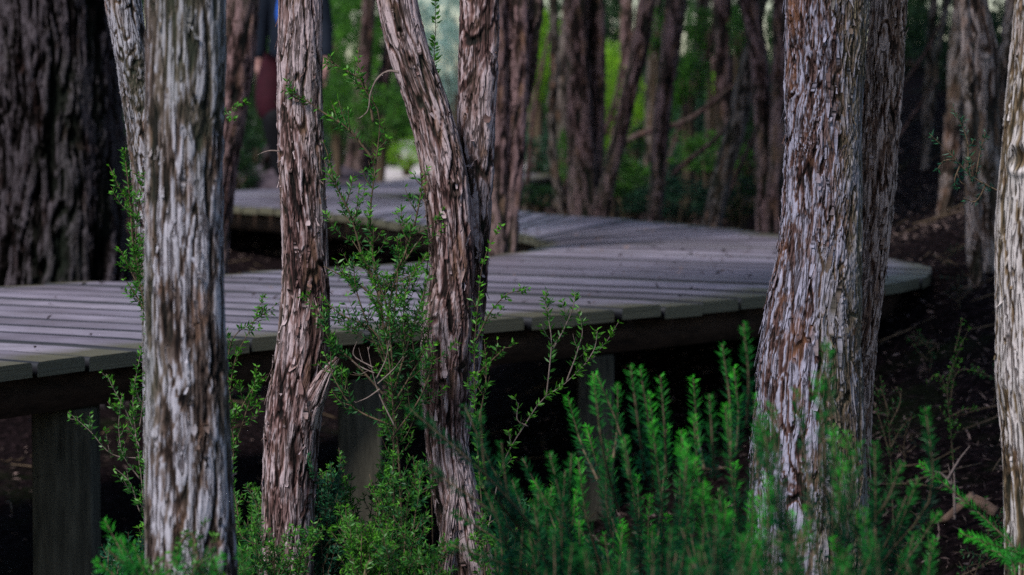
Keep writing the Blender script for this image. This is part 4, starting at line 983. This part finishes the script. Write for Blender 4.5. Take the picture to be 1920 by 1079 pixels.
ug = [(1010, 300, 130, 110, 24), (1110, 330, 120, 120, 20.5), (1210, 310, 120, 150, 21.5), (1300, 330, 120, 130, 19.5), (1390, 300, 120, 150, 20), (1470, 320, 110, 150, 18.8), (1330, 250, 150, 140, 25), (1180, 240, 120, 120, 27), (1450, 220, 140, 150, 24), (560, 290, 120, 130, 24.5), (700, 300, 90, 60, 29), (440, 330, 100, 110, 22.5)]
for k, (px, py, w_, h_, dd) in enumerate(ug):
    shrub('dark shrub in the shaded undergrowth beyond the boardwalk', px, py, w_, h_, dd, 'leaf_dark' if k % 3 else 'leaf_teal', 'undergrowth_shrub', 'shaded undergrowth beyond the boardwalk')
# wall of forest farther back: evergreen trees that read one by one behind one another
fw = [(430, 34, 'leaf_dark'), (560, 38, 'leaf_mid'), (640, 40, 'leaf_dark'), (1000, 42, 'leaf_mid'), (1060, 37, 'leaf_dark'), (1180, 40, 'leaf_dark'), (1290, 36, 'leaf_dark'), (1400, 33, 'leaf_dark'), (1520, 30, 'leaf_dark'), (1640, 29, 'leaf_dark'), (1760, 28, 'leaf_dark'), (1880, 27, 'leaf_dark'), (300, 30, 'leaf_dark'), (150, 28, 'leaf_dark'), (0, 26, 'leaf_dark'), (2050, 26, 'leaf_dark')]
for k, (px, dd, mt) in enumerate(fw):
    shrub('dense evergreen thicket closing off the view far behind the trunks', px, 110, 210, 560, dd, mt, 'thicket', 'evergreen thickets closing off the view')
# more slim trunks standing in the dark between
S0 = None
sl = [(1340, 24), (1300, 28), (1160, 24), (1222, 20.5), (1010, 25), (1486, 20), (1900, 17), (1060, 21), (1360, 19), (2010, 13)]
for k, (px, dd) in enumerate(sl):
    rg = np.random.default_rng(40 + k); x = (px - 960) * dd / F; g0 = gz(x, dd)
    lean = rg.uniform(-.09, .09); r0 = rg.uniform(.04, .075)
    P = [np.array([x, dd, g0 - .1]), np.array([x + lean * .6 + rg.normal(0, .03), dd, g0 + .8]), np.array([x + lean * 1.6, dd, g0 + 1.8]), np.array([x + lean * 3 + rg.normal(0, .06), dd + .1, g0 + 3]), np.array([x + lean * 4, dd, 5.2])]
    t = thing('slim_tree', 'slim dim trunk standing in the shade among the background trees', 'tree', P[0], 'slim dim trunks in the background shade')
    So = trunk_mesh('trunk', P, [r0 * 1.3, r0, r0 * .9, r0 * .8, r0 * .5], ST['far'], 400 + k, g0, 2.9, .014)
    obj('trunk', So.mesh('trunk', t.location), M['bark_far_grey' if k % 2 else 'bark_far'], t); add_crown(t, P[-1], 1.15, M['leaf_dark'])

tg = [((1180, 262), (1290, 225), (1375, 160), 18, 14, 'thin dead pole slanting behind the slim pinkish trunk'), ((1270, 320), (1340, 262), (1400, 200), 16.5, 12, 'thin dead pole leaning between the slim pinkish and slanting rough trunks'),
      ((1380, 330), (1420, 240), (1450, 130), 15.2, 10, 'thin stick leaning behind the slanting rough trunk'), ((1100, 330), (1150, 200), (1175, 60), 19, 12, 'thin bent stem just right of the straight trunk pair'),
      ((1686, 170), (1740, 90), (1770, 30), 14.5, 9, 'thin twig reaching up in the darkness right of the flaking trunk'), ((1690, 250), (1730, 190), (1760, 150), 14.2, 7, 'short dim twig low in the darkness right of the flaking trunk'),
      ((1290, 200), (1330, 90), (1352, -40), 20, 16, 'dark stem rising into the gloom above the shrubs, right of the slim pinkish trunk'), ((990, 330), (1000, 220), (1030, 60), 19, 11, 'thin dark stem right beside the twin dark stems'),
      ((1050, 420), (1066, 330), (1110, 260), 16.8, 8, 'thin brown stick crossing low behind the thin curved stem')]
for a_, b_, c_, dd, w_, lab in tg:
    P = [W(*a_, dd), W(*b_, dd - .1), W(*c_, dd - .2)]; d0 = P[0] - P[1]; g0 = gz(P[0][0], P[0][1]) - .05
    if P[0][2] > g0: P = [np.array([P[0][0] + np.clip(d0[0] / -d0[2], -.6, .6) * (P[0][2] - g0) * -1 * -1, P[0][1], g0])] + P
    S = Soup(); r_ = w_ * dd / F / 2; tube(S, P, [r_ * (1 - .15 * k) for k in range(len(P))], 9, 40)
    o = obj('dead_pole', S.mesh('dead_pole'), M['bark_far']); tag(o, lab, 'pole', 'dead poles leaning in the background')
# ------------------------------------------------------------------ person walking on the far arm of the boardwalk
def skin(name, verts, edges, radii, mat, parent, root=0, sub=2):
    me = bpy.data.meshes.new(name); me.from_pydata([tuple(map(float, q)) for q in verts], edges, []); me.update()
    o = bpy.data.objects.new(name, me); COL.objects.link(o); o.parent = parent
    m = o.modifiers.new('skin', 'SKIN'); m.use_smooth_shade = True; m.branch_smoothing = .4
    for k, sv in enumerate(me.skin_vertices[0].data):
        r = radii[k]; sv.radius = r if isinstance(r, tuple) else (r, r); sv.use_root = (k == root)
    s = o.modifiers.new('sub', 'SUBSURF'); s.levels = sub; s.render_levels = sub
    me.materials.append(mat); return o
M['skin'] = plain_mat('skin', (.26, .13, .12), (.34, .18, .16), 4, .5, .4, bump=.02)
M['jacket'] = plain_mat('navy_jacket', (.003, .006, .013), (.008, .013, .026), 30)
M['legging'] = plain_mat('dark_legging', (.004, .004, .006), (.009, .009, .012), 30)
M['shirt'] = plain_mat('bright_blue_shirt', (.02, .10, .50), (.03, .14, .62), 30)
M['trouser'] = plain_mat('maroon_trousers', (.018, .002, .006), (.042, .005, .012), 30)
M['shoe'] = plain_mat('black_shoe', (.008, .008, .009), (.02, .02, .02), 30)
M['hair'] = plain_mat('brown_hair', (.02, .012, .008), (.05, .03, .02), 60)
pp = D(548, 356)
per = thing('person', 'walking person in a navy jacket and baggy maroon trousers, half hidden behind the papery trunk', 'person', (pp[0], pp[1] + .1, DECK + .002))
# x right, -y towards the camera; left of the picture = -x
bv = [(0, 0, .93), (0, 0, 1.10), (0, -.01, 1.28), (0, 0, 1.42), (0, -.01, 1.50), (0, -.03, 1.58), (0, -.035, 1.68), (0, -.02, 1.755)]
be = [(0, 1), (1, 2), (2, 3), (3, 4), (4, 5), (5, 6), (6, 7)]
br = [(.13, .10), (.125, .09), (.15, .10), (.10, .07), (.052, .05), (.068, .075), (.076, .09), (.05, .06)]
def chain(start, pts, rads):
    k = len(bv); prev = start
    for q, r in zip(pts, rads):
        bv.append(q); br.append(r); be.append((prev, len(bv) - 1)); prev = len(bv) - 1
    return prev
for sx in (-1, 1):
    sw = .06 * sx
    hand = chain(3, [(sx * .17, 0, 1.40), (sx * .215, .01 - sw * .3, 1.12), (sx * .235, -.05 - sw, .87), (sx * .238, -.065 - sw, .80)], [.055, .043, .032, (.018, .034)])
    for fi, (dy, l, r_) in enumerate(((-.028, .070, .0085), (-.010, .080, .009), (.009, .075, .0085), (.026, .060, .0075))):
        hx, hy, hz = bv[hand]
        chain(hand, [(hx + sx * .002, hy + dy, hz - .035), (hx - sx * .004, hy + dy, hz - .035 - l * .5), (hx - sx * .016, hy + dy, hz - .03 - l * .9)], [r_ * 1.1, r_, r_ * .8])
    hx, hy, hz = bv[hand]
    chain(hand, [(hx - sx * .01, hy - .034, hz + .012), (hx - sx * .016, hy - .050, hz - .025), (hx - sx * .018, hy - .052, hz - .050)], [.012, .0095, .008])
Lk, Rk = (-.13, -.09, .50), (.10, -.06, .50)
lf = chain(0, [(-.10, -.01, .86), Lk, (-.065, .06, .10), (-.065, .03, .045), (-.07, -.09, .03)], [.085, .056, .04, .036, .03])
rf = chain(0, [(.10, 0, .86), Rk, (.085, -.02, .10), (.085, -.04, .045), (.09, -.17, .03)], [.085, .056, .04, .036, .03])
skin('body', bv, be, br, M['skin'], per)
# face: nose, eyes, ears are small shaped pieces on the head
S = Soup()
tube(S, [(0, -.105, 1.69), (0, -.122, 1.665), (0, -.108, 1.645)], [.006, .012, .009], 8, 8)
for sx in (-1, 1): tube(S, [(sx * .074, -.02, 1.70), (sx * .082, -.015, 1.675), (sx * .074, -.02, 1.645)], [.008, .012, .006], 8, 8)
tube(S, [(-.022, -.103, 1.622), (0, -.110, 1.620), (.022, -.103, 1.622)], [.003, .006, .003], 6, 8)
obj('face', S.mesh('face'), M['skin'], per)
S = Soup()
for sx in (-1, 1): tube(S, [(sx * .02, -.100, 1.690), (sx * .030, -.106, 1.692), (sx * .042, -.098, 1.690)], [.002, .008, .002], 8, 8)
obj('eyes', S.mesh('eyes'), M['shoe'], per)
skin('hair', [(0, .01, 1.62), (0, .015, 1.70), (0, 0, 1.775), (0, -.05, 1.79)], [(0, 1), (1, 2), (2, 3)], [(.075, .06), (.088, .09), (.08, .075), (.06, .03)], M['hair'], per)
jv = [(0, 0, .80), (0, 0, 1.0), (0, 0, 1.16), (0, -.005, 1.32), (0, 0, 1.43), (0, 0, 1.485)]; je = [(i, i + 1) for i in range(5)]; jr = [(.185, .135), (.18, .13), (.175, .125), (.19, .125), (.13, .09), (.07, .065)]
for sx in (-1, 1):
    sw = .06 * sx; k = len(jv); jv += [(sx * .175, 0, 1.40), (sx * .222, .01 - sw * .3, 1.12), (sx * .238, -.045 - sw, .885)]; jr += [.075, .066, .050]; je += [(4, k), (k, k + 1), (k + 1, k + 2)]
skin('jacket', jv, je, jr, M['jacket'], per)
S = Soup(); tube(S, [(-.035, -.115, 1.44), (-.06, -.150, 1.30), (-.07, -.152, 1.15), (-.065, -.145, 1.10)], [.02, .028, .026, .01], 10, 20); obj('shirt', S.mesh('shirt'), M['shirt'], per)
skin('trousers', [(0, 0, 1.0), (-.135, -.01, .80), (-.165, -.06, .60), (-.14, -.07, .44), (.11, 0, .80), (.11, -.05, .60), (.10, -.05, .46)], [(0, 1), (1, 2), (2, 3), (0, 4), (4, 5), (5, 6)],
     [(.17, .125), .125, .115, .085, .12, .10, .085], M['trouser'], per)
for nm, P_ in (('legging', [(-.135, -.085, .58), (-.13, -.088, .49), (-.098, -.012, .30), (-.066, .058, .07)]), ('legging', [(.10, -.055, .58), (.10, -.058, .49), (.092, -.04, .30), (.086, -.022, .07)])):
    skin(nm, P_, [(0, 1), (1, 2), (2, 3)], [.078, .088, .080, .066], M['legging'], per)
for (x, y, s_) in ((-.067, .03, 0), (.087, -.05, 0)):
    skin('shoe', [(x, y + .03, .045), (x, y - .05, .04), (x, y - .14, .032)], [(0, 1), (1, 2)], [(.042, .042), (.044, .038), (.036, .028)], M['shoe'], per, root=0)

# ------------------------------------------------------------------ light
w = bpy.data.worlds.new('World'); sc.world = w; w.use_nodes = True
nt = w.node_tree; bg = nt.nodes['Background']
sky = nt.nodes.new('ShaderNodeTexSky'); sky.sky_type = 'NISHITA'; sky.sun_disc = False
EL = R(48)      # sun behind the camera, to the left
sky.sun_elevation = EL; sky.sun_rotation = R(180 + 34) ; sky.air_density = 1.0; sky.dust_density = .6
nt.links.new(sky.outputs[0], bg.inputs[0]); bg.inputs[1].default_value = .095
sd = bpy.data.lights.new('sun', 'SUN'); so = bpy.data.objects.new('sun', sd); COL.objects.link(so)
sd.energy = 3.2; sd.angle = R(14); sd.color = (1, .97, .94)
vdir = Vector((-math.sin(R(34)) * math.cos(EL), -math.cos(R(34)) * math.cos(EL), math.sin(EL)))
so.rotation_euler = vdir.to_track_quat('Z', 'Y').to_euler()
sc.view_settings.view_transform = 'Standard'; sc.view_settings.look = 'None'; sc.view_settings.gamma = 1; sc.view_settings.exposure = 0.3
sc.cycles.use_denoising = False
sc.cycles.max_bounces = 6; sc.cycles.diffuse_bounces = 3; sc.cycles.transmission_bounces = 3
